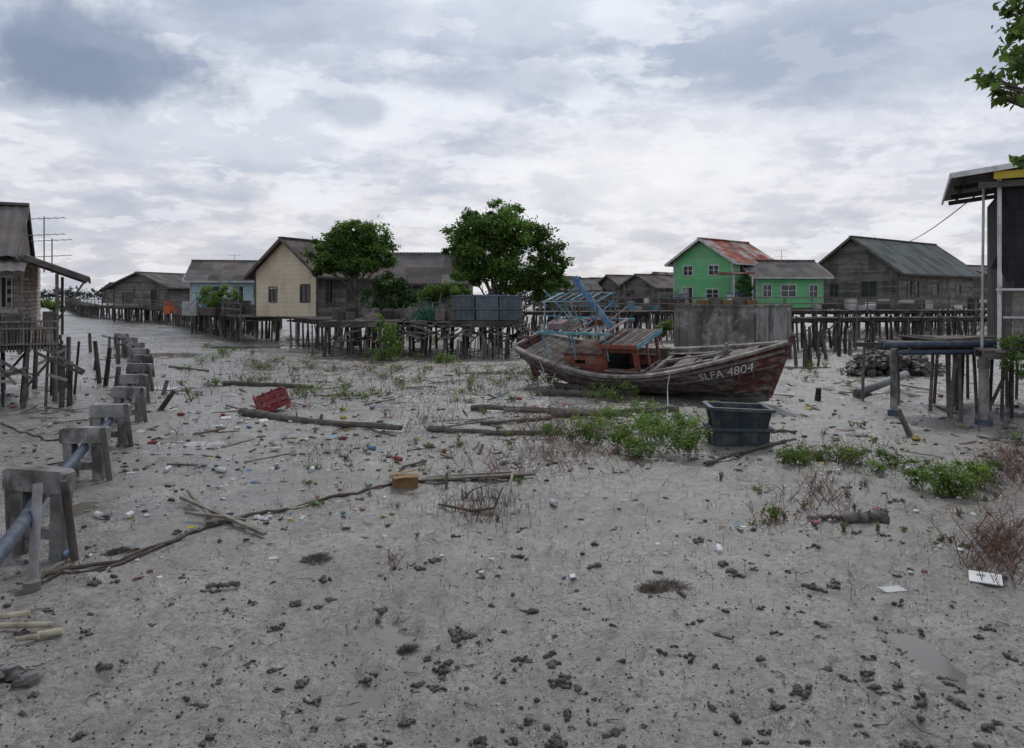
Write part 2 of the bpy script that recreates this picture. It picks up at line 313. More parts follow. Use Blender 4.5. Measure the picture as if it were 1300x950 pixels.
# ---------- timber structures ----------
def plank_deck(mb,a,b,w,z,pitch=.22,m=0):
    a=Vector((*a,0));b=Vector((*b,0));d=(b-a);L=d.length;d.normalize();n=Vector((-d.y,d.x,0))
    k=int(L/pitch)
    for i in range(k):
        if R.random()<.03: continue
        c=a+d*(i+.5)*pitch; ww=w*R.uniform(.94,1.08)/2; o=R.uniform(-.06,.06)
        zz=z+R.uniform(-.015,.015)
        mb.beam(c-n*(ww+o)+Vector((0,0,zz)),c+n*(ww-o)+Vector((0,0,zz)),pitch*.88,.04,m,R.uniform(.6,1.5))
    for s in(-.4,.4):
        mb.beam(a+n*w*s+Vector((0,0,z-.1)),b+n*w*s+Vector((0,0,z-.1)),.09,.15,m,R.uniform(.6,1))
def piles(mb,a,b,w,z,sp=1.3,r=.07,m=1,rows=(-.45,.45),extra=.3,over=0):
    a=Vector((*a,0));b=Vector((*b,0));d=(b-a);L=d.length;d.normalize();n=Vector((-d.y,d.x,0))
    k=max(1,int(L/sp))
    for i in range(k+1):
        for rr in rows:
            p=a+d*(i/k*L)+d*R.uniform(-.2,.2)+n*w*rr
            q=p+Vector((R.uniform(-.14,.14),R.uniform(-.1,.1),z+(R.uniform(0,over) if over else -.05)))
            mb.tube(p+Vector((0,0,-.3)),q,r*R.uniform(.7,1.25),r*R.uniform(.65,1),7,m,R.uniform(.5,1.5))
            if R.random()<extra:
                p2=p+d*R.uniform(-.6,.6)+n*R.uniform(-.3,.3);mb.tube(p2+Vector((0,0,-.3)),p2+Vector((R.uniform(-.3,.3),R.uniform(-.3,.3),z-.1)),r*.6,r*.5,6,m,R.uniform(.5,1.3))
        c=a+d*(i/k*L); mb.beam(c-n*w*.55+Vector((0,0,z-.22)),c+n*w*.55+Vector((0,0,z-.22)),.08,.1,m,R.uniform(.6,1.2))
        if i<k and R.random()<.25:
            c2=a+d*((i+1)/k*L);mb.beam(c-n*w*.46+Vector((0,0,.35)),c2-n*w*.46+Vector((0,0,z-.3)),.05,.07,m,R.uniform(.7,1.3))
def jetty(name,pts,w,z,sp=1.3,r=.07,rail=0,over=0,extra=.3):
    e=empty(name,(*pts[0],0)); d=MB();p=MB()
    for a,b in zip(pts[:-1],pts[1:]):
        plank_deck(d,a,b,w,z); piles(p,a,b,w,z,sp,r,0,over=over,extra=extra)
        if rail:
            A=Vector((*a,0));Bv=Vector((*b,0));dd=Bv-A;L=dd.length;dd.normalize();n=Vector((-dd.y,dd.x,0))
            k=int(L/2)
            for i in range(k+1):
                q=A+dd*i/k*L-n*w*.5;d.beam(q+Vector((0,0,z-.2)),q+Vector((0,0,z+.9)),.06,.06,0,R.uniform(.7,1.4))
            for h in(.5,.88): d.beam(A-n*w*.5+Vector((0,0,z+h)),Bv-n*w*.5+Vector((0,0,z+h+R.uniform(-.05,.05))),.03,.07,0,R.uniform(.8,1.5))
    d.obj('deck_planks',WOODG,e);p.obj('piles',WOODP,e);return e
jetty('timber_jetty',[(-98,175),(-60,112),(-33,80),(-21.5,60),(-16.2,50.6)],2.4,1.6,1.5,.09,over=.2,rail=1)
jetty('timber_jetty',[(-12.4,49.2),(-9.3,44)],3,1.65,1.1,.08)
jetty('timber_jetty',[(.5,50),(18,54),(32,56),(52,60)],2.6,1.95,1.3,.08,rail=1)
jetty('timber_jetty',[(14.2,43.2),(24,45),(40,48)],1.8,1.75,1.0,.075,over=.25,extra=.6)
jetty('timber_jetty',[(2,60),(16,62)],2,2.0,1.2,.09)
e=empty('timber_platform',(-4,41,0)); d=MB();p=MB()
for yy in(39.2,41.6,44): plank_deck(d,(-9.2,yy),(.6,yy),2.4,1.72+.01*yy/44)
for yy in(38.2,40,42,44.6): piles(p,(-9.2,yy),(.6,yy),.3,1.68,.95,.085,0,rows=(0,),extra=.5)
d.bx(-9.3,.7,37.9,38.0,1.45,1.75,0,.7)
for i in range(34):
    x=R.uniform(-9,.4); d.beam((x,37.85,1.5+R.uniform(-.8,.3)),(x+R.uniform(.4,1.8),37.85,1.5+R.uniform(-.8,.3)),.05,.1,0,R.uniform(.6,1.8))
for i in range(40):
    x=R.uniform(-9,.4);yy=R.uniform(38.4,43);h=R.uniform(.15,.6);d.box((x,yy,1.78+h/2),(R.uniform(.2,.9),R.uniform(.2,.6),h),0,R.uniform(.4,1.6),Matrix.Rotation(R.uniform(0,3),3,'Z'))
for i in range(14):
    x=R.uniform(-9,-1);d.tube((x,R.uniform(38.5,42),1.7),(x+R.uniform(-.3,.3),R.uniform(38.5,42),2.2+R.random()*.9),.03,.03,5,0,R.uniform(.6,1.6))
d.obj('deck_planks',WOODG,e);p.obj('piles',WOODP,e)
def stakes(name,lst,m=WOODP):
    mb=MB()
    for (x,y,h,r,lx) in lst: mb.tube((x,y,-.2),(x+lx,y+R.uniform(-.1,.1),h),r,r*.8,8,0,R.uniform(.5,1.3),.05)
    return mb.obj(name,m,smooth=False)
L=[]
for px,py,h in[(115,447,1.0),(127,487,1.45),(137,468,1.3),(133,490,1.25),(150,462,.9),(146,505,.9),(88,515,1.2),(76,498,1.3),(160,452,.6),(172,458,.7),(120,470,.5),(205,500,.4)]:
    x,y=G(px,py);L.append((x,y,h,.07+R.random()*.04,R.uniform(-.15,.15)))
stakes('mooring_stakes',L)
L=[]
for i in range(30):
    px=R.uniform(1000,1115);x,y=G(px,R.uniform(438,465));L.append((x,y,R.uniform(.5,1.5),.06+R.random()*.05,R.uniform(-.15,.15)))
for i in range(24):
    px=R.uniform(655,705);x,y=G(px,R.uniform(422,445));L.append((x,y,R.uniform(.5,1.9),.05+R.random()*.04,R.uniform(-.3,.3)))
stakes('mooring_stakes',L)
L=[]
x,y=G(197,520);L.append((x,y,.5,.08,.5)); x,y=G(566,622);L.append((x,y,.28,.025,.02)); x,y=G(1160,552);L.append((x,y,.55,.07,-.35))
x,y=G(1037,508);L.append((x,y,.35,.1,.02))
stakes('mooring_stakes',L)

# ---------- buildings ----------
def house(name,corner,rot,w,dep,zf,ze,zr,wf,ws,rm,front=(),side=(),oh=.55,pitch=.18,tv=.12,trim=WOODG,pile=True,tv2=None):
    T=Matrix.Translation((*corner,0))@Matrix.Rotation(math.radians(rot),4,'Z')
    e=empty(name,(*corner,0)); tv2=tv if tv2 is None else tv2
    def span(z):
        if z<=ze: return -w,0
        k=(z-ze)/(zr-ze)*w/2; return -w+k,-k
    def wall(front_face,ops,tvv,x=None,y=0):
        mb=MB(); z=zf; top=zr if front_face else ze
        while z<top-.01:
            z2=min(z+pitch,top); a0,b0=span(z) if front_face else (0,dep); a1,b1=span(z2) if front_face else (0,dep)
            cuts=sorted([(o[0],o[1]) for o in ops if o[2]<(z+z2)/2<o[3]])
            segs=[];cur=a0
            for c in cuts: segs.append((cur,c[0],False)); cur=c[1]
            segs.append((cur,b0,True))
            for i,(p,q,last) in enumerate(segs):
                tt=R.uniform(1-tvv,1+tvv); off=R.uniform(0,.012)
                p1=a1 if i==0 else p; q1=b1 if last else q
                if q-p<.02: continue
                if front_face:
                    P=[(p,y-.03-off,z),(q,y-.03-off,z),(q,y,z),(p,y,z),(p1,y-.03-off,z2-.006),(q1,y-.03-off,z2-.006),(q1,y,z2-.006),(p1,y,z2-.006)]
                    mb.hexa(P,0,tt)
                else:
                    u0=p
                    while u0<q-.01:
                        u1=min(q,u0+R.uniform(1.5,4)) if tvv>.15 else q
                        if q-u1<.3:u1=q
                        P=[(x,u0,z),(x+.03+off,u0,z),(x+.03+off,u1,z),(x,u1,z),(x,u0,z2-.006),(x+.03+off,u0,z2-.006),(x+.03+off,u1,z2-.006),(x,u1,z2-.006)]
                        mb.hexa(P,0,R.uniform(1-tvv,1+tvv)); u0=u1
            z=z2
        return mb
    wall(True,front,tv).xf(T).obj('front_wall',wf,e)
    wall(False,side,tv2,x=0).xf(T).obj('side_wall',ws,e)
    mb=MB()
    mb.hexa([(-w-.03,0,zf),(-w,0,zf),(-w,dep,zf),(-w-.03,dep,zf),(-w-.03,0,ze),(-w,0,ze),(-w,dep,ze),(-w-.03,dep,ze)])
    mb.add([(-w,dep,zf),(0,dep,zf),(0,dep,ze),(-w/2,dep,zr-.02),(-w,dep,ze)],[(4,3,2,1,0)])
    mb.xf(T).obj('rear_walls',ws,e)
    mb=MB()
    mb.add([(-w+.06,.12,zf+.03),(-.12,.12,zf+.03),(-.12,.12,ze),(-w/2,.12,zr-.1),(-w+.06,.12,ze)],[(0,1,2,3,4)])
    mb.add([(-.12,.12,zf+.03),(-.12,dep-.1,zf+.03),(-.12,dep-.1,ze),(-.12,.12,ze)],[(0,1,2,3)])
    mb.xf(T).obj('dark_backing',DARK,e)  # near-black sheets added behind the boards to block light
    mb=MB()
    def opening(o,fr):
        a,b,z0,z1=o[:4]; kind=o[4] if len(o)>4 else 'w'
        def bb(u0,u1,v0,v1,d0,d1,m,t=1):
            if fr: mb.bx(u0,u1,-d1,-d0,v0,v1,m,t)
            else: mb.bx(d0,d1,u0,u1,v0,v1,m,t)
        bb(a,b,z0,z1,-.03,-.015,1)
        f=.07
        bb(a-f,a,z0-f,z1+f,.0,.065,0);bb(b,b+f,z0-f,z1+f,.0,.065,0);bb(a,b,z1,z1+f,.0,.062,0);bb(a,b,z0-f,z0,.0,.08,0)
        if kind=='w':
            k=max(2,round((b-a)/.55))
            for i in range(1,k): u=a+(b-a)*i/k;bb(u-.025,u+.025,z0,z1,-.01,.04,0)
            bb(a,b,(z0+z1)/2-.02,(z0+z1)/2+.02,-.012,.035,0)
        if kind=='l':
            k=int((z1-z0)/.12)
            for i in range(k): v=z0+(i+.2)*.12;bb(a,b,v,v+.07,-.01,.03,0,R.uniform(.7,1.1))
        if kind=='d': bb(a+.03,(a+b)/2+.1,z0,z1-.03,-.01,.02,0,.5)
    for o in front: opening(o,True)
    for o in side: opening(o,False)
    mb.bx(-.06,.075,-.085,.03,zf-.05,ze,0,.8); mb.bx(-w-.05,-w+.06,-.085,.0,zf-.05,ze,0,.8)
    mb.xf(T).obj('windows_and_trim',[trim,GLASS],e)
    mb=MB(); k=(zr-ze)/(w/2)
    def slope(sg):
        xe=-w/2+sg*(w/2+oh); zee=ze-oh*k; n=int((dep+2*oh)/.13)
        rows=4
        nrm=Vector((sg*k,0,1)).normalized()
        for r_ in range(rows):
            t0=r_/rows;t1=(r_+1)/rows+.02
            sheet=1
            for i in range(n):
                if i%7==0: sheet=R.uniform(.68,1.35)
                y0=-oh+(dep+2*oh)*i/n;y1=-oh+(dep+2*oh)*(i+1)/n
                o0=.028*(i%2);o1=.028*((i+1)%2); lift=-.012*r_
                def pt(t,yy,o):
                    q=Vector((xe+(-w/2-xe)*t,yy,zee+(zr+.06-zee)*t))+nrm*(o+lift+.05);return q
                mb.add([pt(t0,y0,o0),pt(t0,y1,o1),pt(min(t1,1),y1,o1),pt(min(t1,1),y0,o0)],[(0,1,2,3) if sg>0 else (3,2,1,0)],0,sheet)
        for yy in(-oh,dep+oh):
            mb.beam((xe,yy,zee-.02),(-w/2,yy,zr+.04),.04,.18,1,.9)
        mb.beam((xe,-oh,zee-.02),(xe,dep+oh,zee-.02),.04,.14,1,.8)
    slope(1);slope(-1)
    mb.beam((-w/2,-oh-.05,zr+.13),(-w/2,dep+oh+.05,zr+.13),.32,.07,0,1.1)
    mb.xf(T).obj('roof',[rm,trim],e)
    mb=MB(); mb.bx(-w-.1,.1,-.12,dep+.1,zf-.16,zf-.02,0,.8)
    if pile:
        nx_=max(2,int(w/1.5));ny=max(2,int(dep/1.8))
        for i in range(nx_+1):
            for j in range(ny+1):
                x=-w+w*i/nx_;y_=dep*j/ny+.05
                mb.tube((x,y_,-.3),(x+R.uniform(-.04,.04),y_,zf-.17),.1*R.uniform(.8,1.2),.1,8,1,R.uniform(.6,1.3))
    mb.xf(T).obj('floor_and_piles',[WOODG,CONC if wf is BEIGE else WOODP],e)
    return e,T
house('beige_gable_house',(-12.35,50),-25,5.1,10.5,1.62,4.55,6.6,BEIGE,WALLW,ROOFB,front=[(-3.9,-3.3,2.6,3.5),(-1.3,-.6,2.6,3.6)],side=[(.8,1.4,2.5,4.0,'w'),(3,3.8,2.6,3.6,'l'),(6,7,2.6,3.6,'l')],pitch=.3,tv=.03,tv2=.3)
house('grey_roof_house',(PX(490,57),57),-90,6,6.0,1.7,4.15,6.1,WALLW,WALLW,ROOFG,side=[(1,1.8,2.5,3.6,'w'),(3.5,4.4,2.5,3.6)],tv=.3)
house('pale_blue_house',(PX(240,63),63.4),-78,7,6.4,1.65,4.35,5.85,BLUEW,BLUEW,ROOFG,side=[(.9,2.2,2.7,3.7),(3.2,4.0,1.75,3.7,'d'),(4.8,5.6,2.7,3.6)],pitch=.3,tv=.05,trim=WHITE)
house('grey_board_house',(PX(214,88),88),-14,7.2,9,1.7,4.1,5.5,WALLW,WALLW,ROOFG,front=[(-6,-4.6,2.2,3.3),(-2.2,-1.2,1.8,3.6,'d')],tv=.35,oh=.8)
house('green_two_storey_house',(16.8,60),-45,5.2,6.6,2.0,5.75,7.35,GREEN,GREEN,ROOFR,front=[(-4.3,-3.5,4.6,5.3),(-2.0,-1.2,4.6,5.3),(-4.4,-3.5,2.1,3.6,'d'),(-2.2,-1.2,2.7,3.5)],side=[(1,2.2,4.5,5.4),(3.6,4.8,4.5,5.4),(3.6,4.8,2.7,3.6)],pitch=.28,tv=.05,trim=WHITE)
house('green_bungalow',(PX(958,60),59.5),-86,5.6,5.2,2.05,4.55,5.65,GREEN,GREEN,ROOFG,side=[(.5,1.1,2.9,3.8),(1.9,3.0,2.9,3.8),(4.1,4.7,2.8,3.8)],pitch=.28,tv=.05,trim=WHITE)
house('weathered_board_house',(30.4,62),-50,7,15,2.0,5.15,7.7,WALLW,WALLW,ROOFGR,front=[(-2.9,-1.7,2.9,4.1),(-5.6,-4.9,2.9,3.9)],side=[(1.6,2.3,2.9,4.1,'l'),(2.9,3.6,2.9,4.1,'l'),(6.2,7.5,3,3.9,'l'),(11.2,12.2,3,3.9,'l')],oh=.7,tv=.34)
e=empty('blue_white_kiosk',(PX(940,58),58,0));mb=MB();x0=PX(930,57.5);x1=PX(957,57.5)
mb.bx(x0,x1,57.6,59,2,3.1,0);mb.bx(x0-.05,x1+.05,57.5,59.1,3.1,3.22,1);mb.bx(x0+.1,x1-.1,57.55,57.62,2.1,2.45,1)
for i in range(5): mb.bx(x0+.15+i*.28,x0+.3+i*.28,57.5,57.58,2.5,3.05,2)
mb.bx(x0-.9,x1,57.2,59.6,4.55,4.68,3);mb.bx(x0,x0+.1,57.3,57.4,2,4.55,0);mb.bx(x1-.2,x1-.1,57.3,57.4,2,4.55,0)
mb.obj('kiosk_body',[WHITE,BLUEP,GLASS,ROOFR],e)
for i,(px,dd,w,dp,rot,zr,zf,m,rm) in enumerate([(790,95,5,7,-60,5.4,2,WALLW,ROOFG),(832,88,5,6,-50,5.3,2,WALLW,ROOFB),(812,105,6,7,-20,5.6,2,WALLW,ROOFL),(735,92,6,6,-30,5.2,2,WALLW,ROOFG),(855,98,5,7,-40,5.8,2,BLUEW,ROOFR),(700,85,5,5,-80,4.8,2,BLUEW,ROOFG),(158,128,6,6,-30,5,1.8,WALLW,ROOFL),(240,92,5,8,-60,4.5,1.7,BLUEW,ROOFG),(1275,78,8,8,-60,6,2,WALLW,ROOFG),(765,110,6,6,-70,5.4,2,WALLW,ROOFB)]):
    house('stilt_house',(PX(px,dd),dd),rot,w,dp,zf,zf+(zr-zf)*.62,zr,m,m,rm,front=[(-w+.8,-w+1.8,zf+.8,zf+1.7)],side=[(1,2,zf+.8,zf+1.7),(3.5,4.3,zf+.2,zf+1.7,'d')],pitch=.35,tv=.2)

mb=MB()
for i in range(90):
    px=R.choice([R.uniform(690,860),R.uniform(215,320),R.uniform(690,860)]);dd=R.uniform(56,66);x=PX(px,dd);h=R.uniform(.3,1.2)
    zb=1.9 if px>600 else 1.55
    mb.bx(x,x+R.uniform(.3,1.2),dd,dd+.5,zb,zb+h,R.choice([0,0,0,0,1,2]),R.uniform(.4,1.1))
for i in range(34):
    px=R.uniform(660,860);dd=R.uniform(52,62);x=PX(px,dd);mb.tube((x,dd,0),(x+R.uniform(-.2,.2),dd,R.uniform(2.5,4.1)),.045,.035,5,0,R.uniform(.6,1.6))
for i in range(12):
    x=R.uniform(2,11);dd=R.uniform(53,60);z=R.uniform(2.6,3.6);mb.beam((x,dd,z),(x+R.uniform(1,3),dd,z+.1),.05,.08,0,1.2)
for i in range(18):
    px=R.uniform(1010,1290);dd=R.uniform(56,60);x=PX(px,dd);h=R.uniform(.2,.8);mb.bx(x,x+R.uniform(.3,1.2),dd,dd+.5,2.0,2.0+h,R.choice([0,0,0,2]),R.uniform(.4,1.3))
mb.obj('jetty_clutter',[WOODG,TURQ,WHITE])
mb=MB();x=PX(216,60)
mb.bx(x-.3,x+.2,59.5,60.3,1.6,2.2,0);mb.bx(x-.25,x+.15,59.6,60.2,2.2,2.6,1);mb.bx(x+.4,x+.7,59.6,60,1.6,2.0,1)
mb.obj('orange_crate_stack',[ORNG,REDC])
def antenna(name,x,y,z,h):
    mb=MB();mb.tube((x,y,z),(x,y,z+h),.02,.02,5)
    for k in range(2):
        zz=z+h-.1-k*.5;mb.tube((x-.5,y-.2,zz),(x+.5,y+.2,zz+.08),.012,.012,4)
        for j in range(6): u=-.5+j*.2;mb.tube((x+u-.1,y+u*.4+.25,zz+u*.08+.04),(x+u+.1,y+u*.4-.25,zz+u*.08+.04),.009,.009,4)
    mb.obj(name,STEEL)
antenna('tv_antenna',PX(56,24),24,3.7,1.7);antenna('tv_antenna',PX(66,25),25,3.7,1.1);antenna('tv_antenna',PX(298,62),62,5.3,.9);antenna('tv_antenna',PX(992,62),62,5.4,1.2)
mb=MB();a=Vector((28.5,62,7.6));b=Vector((11.0,18.0,5.6));mb.path([a.lerp(b,t/14)+Vector((0,0,-1.0*math.sin(math.pi*t/14))) for t in range(15)],.015,5);mb.obj('power_cable',WOODD)

# ---------- left hut ----------
TL=pivot(-12.4,21.2,28)
e=empty('stilt_hut_with_brick_wall',(-13,22,0));mb=MB()
for r_ in range(19):
    z=1.85+r_*.12; x=-23.0+(r_%2)*.15
    while x<-13.2:
        if not(-14.1<x+.14<-13.45 and 2.6<z<3.5): mb.bx(x,min(x+.28,-13.02),23.0,23.12,z,z+.105,0,R.uniform(.75,1.25))
        x+=.3
    y=23.13+(r_%2)*.15
    while y<28: mb.bx(-13.12,-13.0,y,y+.28,z,z+.105,0,R.uniform(.75,1.25));y+=.3
mb.xf(TL).obj('brick_walls',BRICK,e)
mb=MB();mb.bx(-23,-13.14,23.06,28,1.8,4.1,0);mb.xf(TL).obj('dark_backing',DARK,e)  # near-black box behind the bricks, painted as the unlit inside
mb=MB()
for i in range(6): mb.bx(-14.1+i*.13,-14.07+i*.13,22.95,22.98,2.6,3.5,0)
mb.bx(-14.2,-13.3,22.94,22.985,3.5,3.6,0);mb.bx(-14.2,-13.3,22.94,22.985,2.5,2.6,0)
mb.xf(TL).obj('window_frame',WHITE,e)
mb=MB()
def sheet(mb,a,b,c,d,pitch=.15,amp=.035,m=0):
    a,b,c,d=map(Vector,(a,b,c,d));n=max(2,int((b-a).length/pitch));nr=(b-a).cross(d-a).normalized();t=1
    for i in range(n):
        if i%6==0:t=R.uniform(.7,1.3)
        o0=nr*amp*(i%2);o1=nr*amp*((i+1)%2);s0=i/n;s1=(i+1)/n
        mb.add([a.lerp(b,s0)+o0,a.lerp(b,s1)+o1,d.lerp(c,s1)+o1,d.lerp(c,s0)+o0],[(0,1,2,3)],m,t)
sheet(mb,(-24,21.9,4.05),(-13.2,21.9,4.05),(-13.2,25.2,5.75),(-24,25.2,5.75),.13,.03)
sheet(mb,(-13.2,28.5,4.05),(-24,28.5,4.05),(-24,25.2,5.75),(-13.2,25.2,5.75),.13,.03)
for a_,b_ in[((-13.17,21.85,4.0),(-13.17,25.2,5.7)),((-13.17,28.5,4.0),(-13.17,25.2,5.7))]: mb.beam(a_,b_,.05,.16,1,.9)
mb.beam((-24,25.2,5.8),(-13.15,25.2,5.8),.3,.08,0,1.1)
for i in range(12):
    y0=22.9+i*.4;zt=min(4.0+(y0-21.9)*.5,4.0+(28.5-y0)*.5);mb.bx(-13.3,-13.25,y0,y0+.38,3.95,max(4.0,zt-.2),1,R.uniform(.6,1.3))
sheet(mb,(-24,20.9,3.62),(-13.0,20.9,3.62),(-13.0,22.9,4.15),(-24,22.9,4.15),.13,.03)
sheet(mb,(-11.5,22.0,3.5),(-11.5,27,3.5),(-13.1,27,4.12),(-13.1,22.0,4.12),.13,.03)
mb.beam((-11.5,21.95,3.43),(-13.1,21.95,4.05),.05,.14,1,.9);mb.beam((-24,20.88,3.56),(-13,20.88,3.56),.05,.12,1,.8)
mb.beam((-11.5,21.9,3.44),(-11.5,27,3.44),.05,.1,1,.8)
for i in range(6): mb.beam((-11.6,22.2+i*.9,3.42),(-13.1,22.2+i*.9,4.0),.05,.08,1,.7)
for i in range(8): mb.beam((-13.2-i*1.2,20.95,3.52),(-13.2-i*1.2,22.9,4.05),.05,.08,1,.7)
mb.xf(TL).obj('roof',[ROOFG,WOODG],e)
mb=MB()
plank_deck(mb,(-24,22.2),(-12.3,22.2),2.2,1.72);plank_deck(mb,(-14.4,24.8),(-12.3,24.8),3.2,1.74)
for y_ in(21.2,22.4,24,26): piles(mb,(-23,y_),(-12.3,y_),.3,1.7,.8,.07,0,rows=(0,),extra=.6)
for x,y_ in((-13.1,21.2),(-14.9,21.1),(-12.3,22.1),(-12.3,26.5)): mb.tube((x,y_,1.7),(x,y_,3.6),.045,.045,7,0,1.1)
mb.tube((-12.35,22.3,2.2),(-11.6,22.0,3.42),.03,.03,6,0,1.0)
for i in range(64):
    x=-17.0+i*.075;mb.beam((x,21.12,1.5),(x+R.uniform(-.04,.04),21.12,2.35+R.uniform(-.15,.12)),.03,.04,0,R.uniform(.8,2.0))
for z in(1.7,2.1,2.3): mb.beam((-17.4,21.08,z),(-12.2,21.08,z+R.uniform(-.04,.04)),.04,.05,0,1.3)
for i in range(26): x=R.uniform(-17,-12.3);mb.beam((x,21.0,R.uniform(.6,1.6)),(x+R.uniform(.4,1.4),21,R.uniform(.6,1.7)),.04,.08,0,R.uniform(.6,2))
for i in range(14): x=R.uniform(-14,-12.4);h=R.uniform(.2,.8);mb.box((x,R.uniform(21.5,22.8),1.75+h/2),(R.uniform(.15,.4),.3,h),0,R.uniform(.4,1.6))
mb.xf(TL).obj('deck_and_stilts',[WOODG],e)
mb=MB();mb.tube((-12.6,21.8,1.75),(-12.6,21.8,2.05),.12,.15,12,0);mb.tube((-13.6,22.5,1.75),(-13.6,22.5,2.4),.2,.2,12,1);mb.xf(TL).obj('deck_buckets',[ORNG,TANK],e)
mb=MB()
for i in range(90): x=R.uniform(-15.5,-13.6);mb.tube((x,20.98,1.8),(x+R.uniform(-.2,.2),20.95,1.45+R.uniform(-.2,.1)),.02,.012,4,0,R.uniform(.6,1.5))
mb.xf(TL).obj('hanging_net',NET,e)

# ---------- concrete tank ----------
e=empty('concrete_tank',(11,36,0));mb=MB()
A=Vector((11,36,0));u=Vector((-3.1,2,0)).normalized();v=Vector((2.3,2.9,0)).normalized();Lu=3.75;Lv=5.2;tk=.22;ht=2.45
def wl(p,q,n_,z0,z1,m=0,t=1):
    p0,q0=A+p,A+q;w_=n_*tk;mb.hexa([p0+Vector((0,0,z0)),q0+Vector((0,0,z0)),q0+w_+Vector((0,0,z0)),p0+w_+Vector((0,0,z0)),p0+Vector((0,0,z1)),q0+Vector((0,0,z1)),q0+w_+Vector((0,0,z1)),p0+w_+Vector((0,0,z1))],m,t)
wl(u*0,u*Lu,v,-.3,ht);wl(v*(Lv-tk),v*(Lv-tk)+u*Lu,v,-.3,ht);wl(v*tk,v*(Lv-tk),u,-.3,ht-.003,1,1.0);wl(u*(Lu-tk)+v*tk,u*(Lu-tk)+v*(Lv-tk),u,-.3,ht-.003)
wl(v*.3+u*.3,v*.3+u*(Lu-.3),v*20,1.2,1.5,0,.4)
for k in(0,1.2,2.4,Lu-.25):
    p=A+u*k-v*.06;q=p+u*.25;mb.hexa([p,q,q+v*.05,p+v*.05]+[w_+Vector((0,0,ht-.25)) for w_ in(p,q,q+v*.05,p+v*.05)],0,.8)
for k in(.2,2,4.6):
    p=A+v*k-u*.06;q=p+v*.25;mb.hexa([p,q,q+u*.05,p+u*.05]+[w_+Vector((0,0,ht-.25)) for w_ in(p,q,q+u*.05,p+u*.05)],1,.85)
mb.obj('tank_walls',[CONCD,CONCL],e)
mb=MB()
p=[A-u*.05-v*.05,A+u*(Lu+.05)-v*.05,A+u*(Lu+.05)+v*.3,A-u*.05+v*.3]
mb.hexa([q+Vector((0,0,ht+.003)) for q in p]+[q+Vector((0,0,ht+.1)) for q in p],0,.8)
p=[A-u*.05+v*.303,A-u*.05+v*(Lv+.05),A+u*.25+v*(Lv+.05),A+u*.25+v*.303]
mb.hexa([q+Vector((0,0,ht+.003)) for q in p]+[q+Vector((0,0,ht+.1)) for q in p],0,1)
mb.obj('tank_rim',[CONCD],e)
mb=MB()
for i in range(5): mb.bx(9.6+i*.62,10.15+i*.62,40.5,41,2.5,2.75+.12*(i%2),i%2,R.uniform(.6,1.0))
mb.obj('crate_stack',[CARD,WOODG])

# ---------- fish bins ----------
def bin_(mb,c,w,d,h,M=None,t=1.0,m=0,taper=.86,ribs=4):
    M=M or Matrix.Identity(3);c=Vector(c)
    def P(x,y,z): return c+M@Vector((x,y,z))
    a=w/2;b=d/2;ta=a*taper;tb=b*taper
    outer=[(-ta,-tb,0),(ta,-tb,0),(ta,tb,0),(-ta,tb,0),(-a,-b,h),(a,-b,h),(a,b,h),(-a,b,h)]
    inner=[(x*.93,y*.93,max(z,.05) if z==0 else z) for x,y,z in outer]
    vs=[P(*q) for q in outer+inner]
    mb.add(vs,[(3,2,1,0),(0,1,5,4),(1,2,6,5),(2,3,7,6),(3,0,4,7),(12,13,9,8)[::-1],(13,14,10,9)[::-1],(14,15,11,10)[::-1],(15,12,8,11)[::-1],(8,9,10,11),(4,5,13,12),(5,6,14,13),(6,7,15,14),(7,4,12,15)],m,t)
    r=.03
    for p,q in(((-a-r,-b-r),(a+r,-b-r)),((-a-r,b+r),(a+r,b+r)),((-a-r,-b),(-a-r,b)),((a+r,-b),(a+r,b))):
        mb.beam(P(p[0],p[1],h-.03),P(q[0],q[1],h-.03),.06,.06,m,t*1.2,up=M@Vector((0,0,1)))
    for i in range(ribs):
        f=-1+2*(i+.5)/ribs
        mb.beam(P(f*ta,-tb-.010,.02),P(f*a,-b-.010,h-.07),.035,.025,m,t*.95,up=M@Vector((0,1,0)))
    for s in(-1,1): mb.beam(P(ta*s+.012*s,0,.02),P(a*s+.012*s,0,h-.07),.04,.03,m,t*.9,up=M@Vector((1,0,0)))
x,y=G(944,568)
mb=MB();M=Matrix.Rotation(math.radians(-4),3,'Z')
bin_(mb,(x,y+.45,-.05),1.14,.8,.42,M,1.25,taper=.94,ribs=3)
bin_(mb,(x,y+.45,.32),1.18,.86,.44,Matrix.Rotation(math.radians(2),3,'Y')@M,.95,taper=.86,ribs=3)
mb.obj('stacked_fish_bins',TANK)
mb=MB();x=PX(574,39)
for r_ in range(2):
    for i in range(3): bin_(mb,(x+.6+i*1.16-.02*r_,39.0,1.78+r_*.62),1.12,1.1,.6,None,R.uniform(.8,1.15),taper=.95)
for i in range(2): bin_(mb,(x+.8+i*1.3,41.0,1.78),1.12,1.1,1.25,None,R.uniform(.8,1.15),taper=.95)
mb.obj('fish_bin_stack',TANKB)
mb=MB();x=PX(600,37.2)
for i in range(14): mb.beam((x-.7+i*.19,37.2+R.uniform(-.2,.2),-.1),(x-.7+i*.19+R.uniform(-.08,.08),37.4,R.uniform(.8,1.5)),.12,.05,0,R.uniform(.5,1.6))
mb.obj('timber_bulkhead',WOODP)
mb=MB()
for i in range(120):
    x=PX(R.gauss(548,9),39.5);z=1.8+abs(R.gauss(0,.35));a=R.uniform(0,6)
    mb.path([(x,39+R.uniform(-.4,.4),z),(x+.3*math.cos(a),39.2,z+.15*math.sin(a)),(x+.5*math.cos(a+.6),39+R.uniform(-.3,.3),1.78)],.02,4,0,R.uniform(.5,1.8))
mb.obj('green_net_pile',NET)

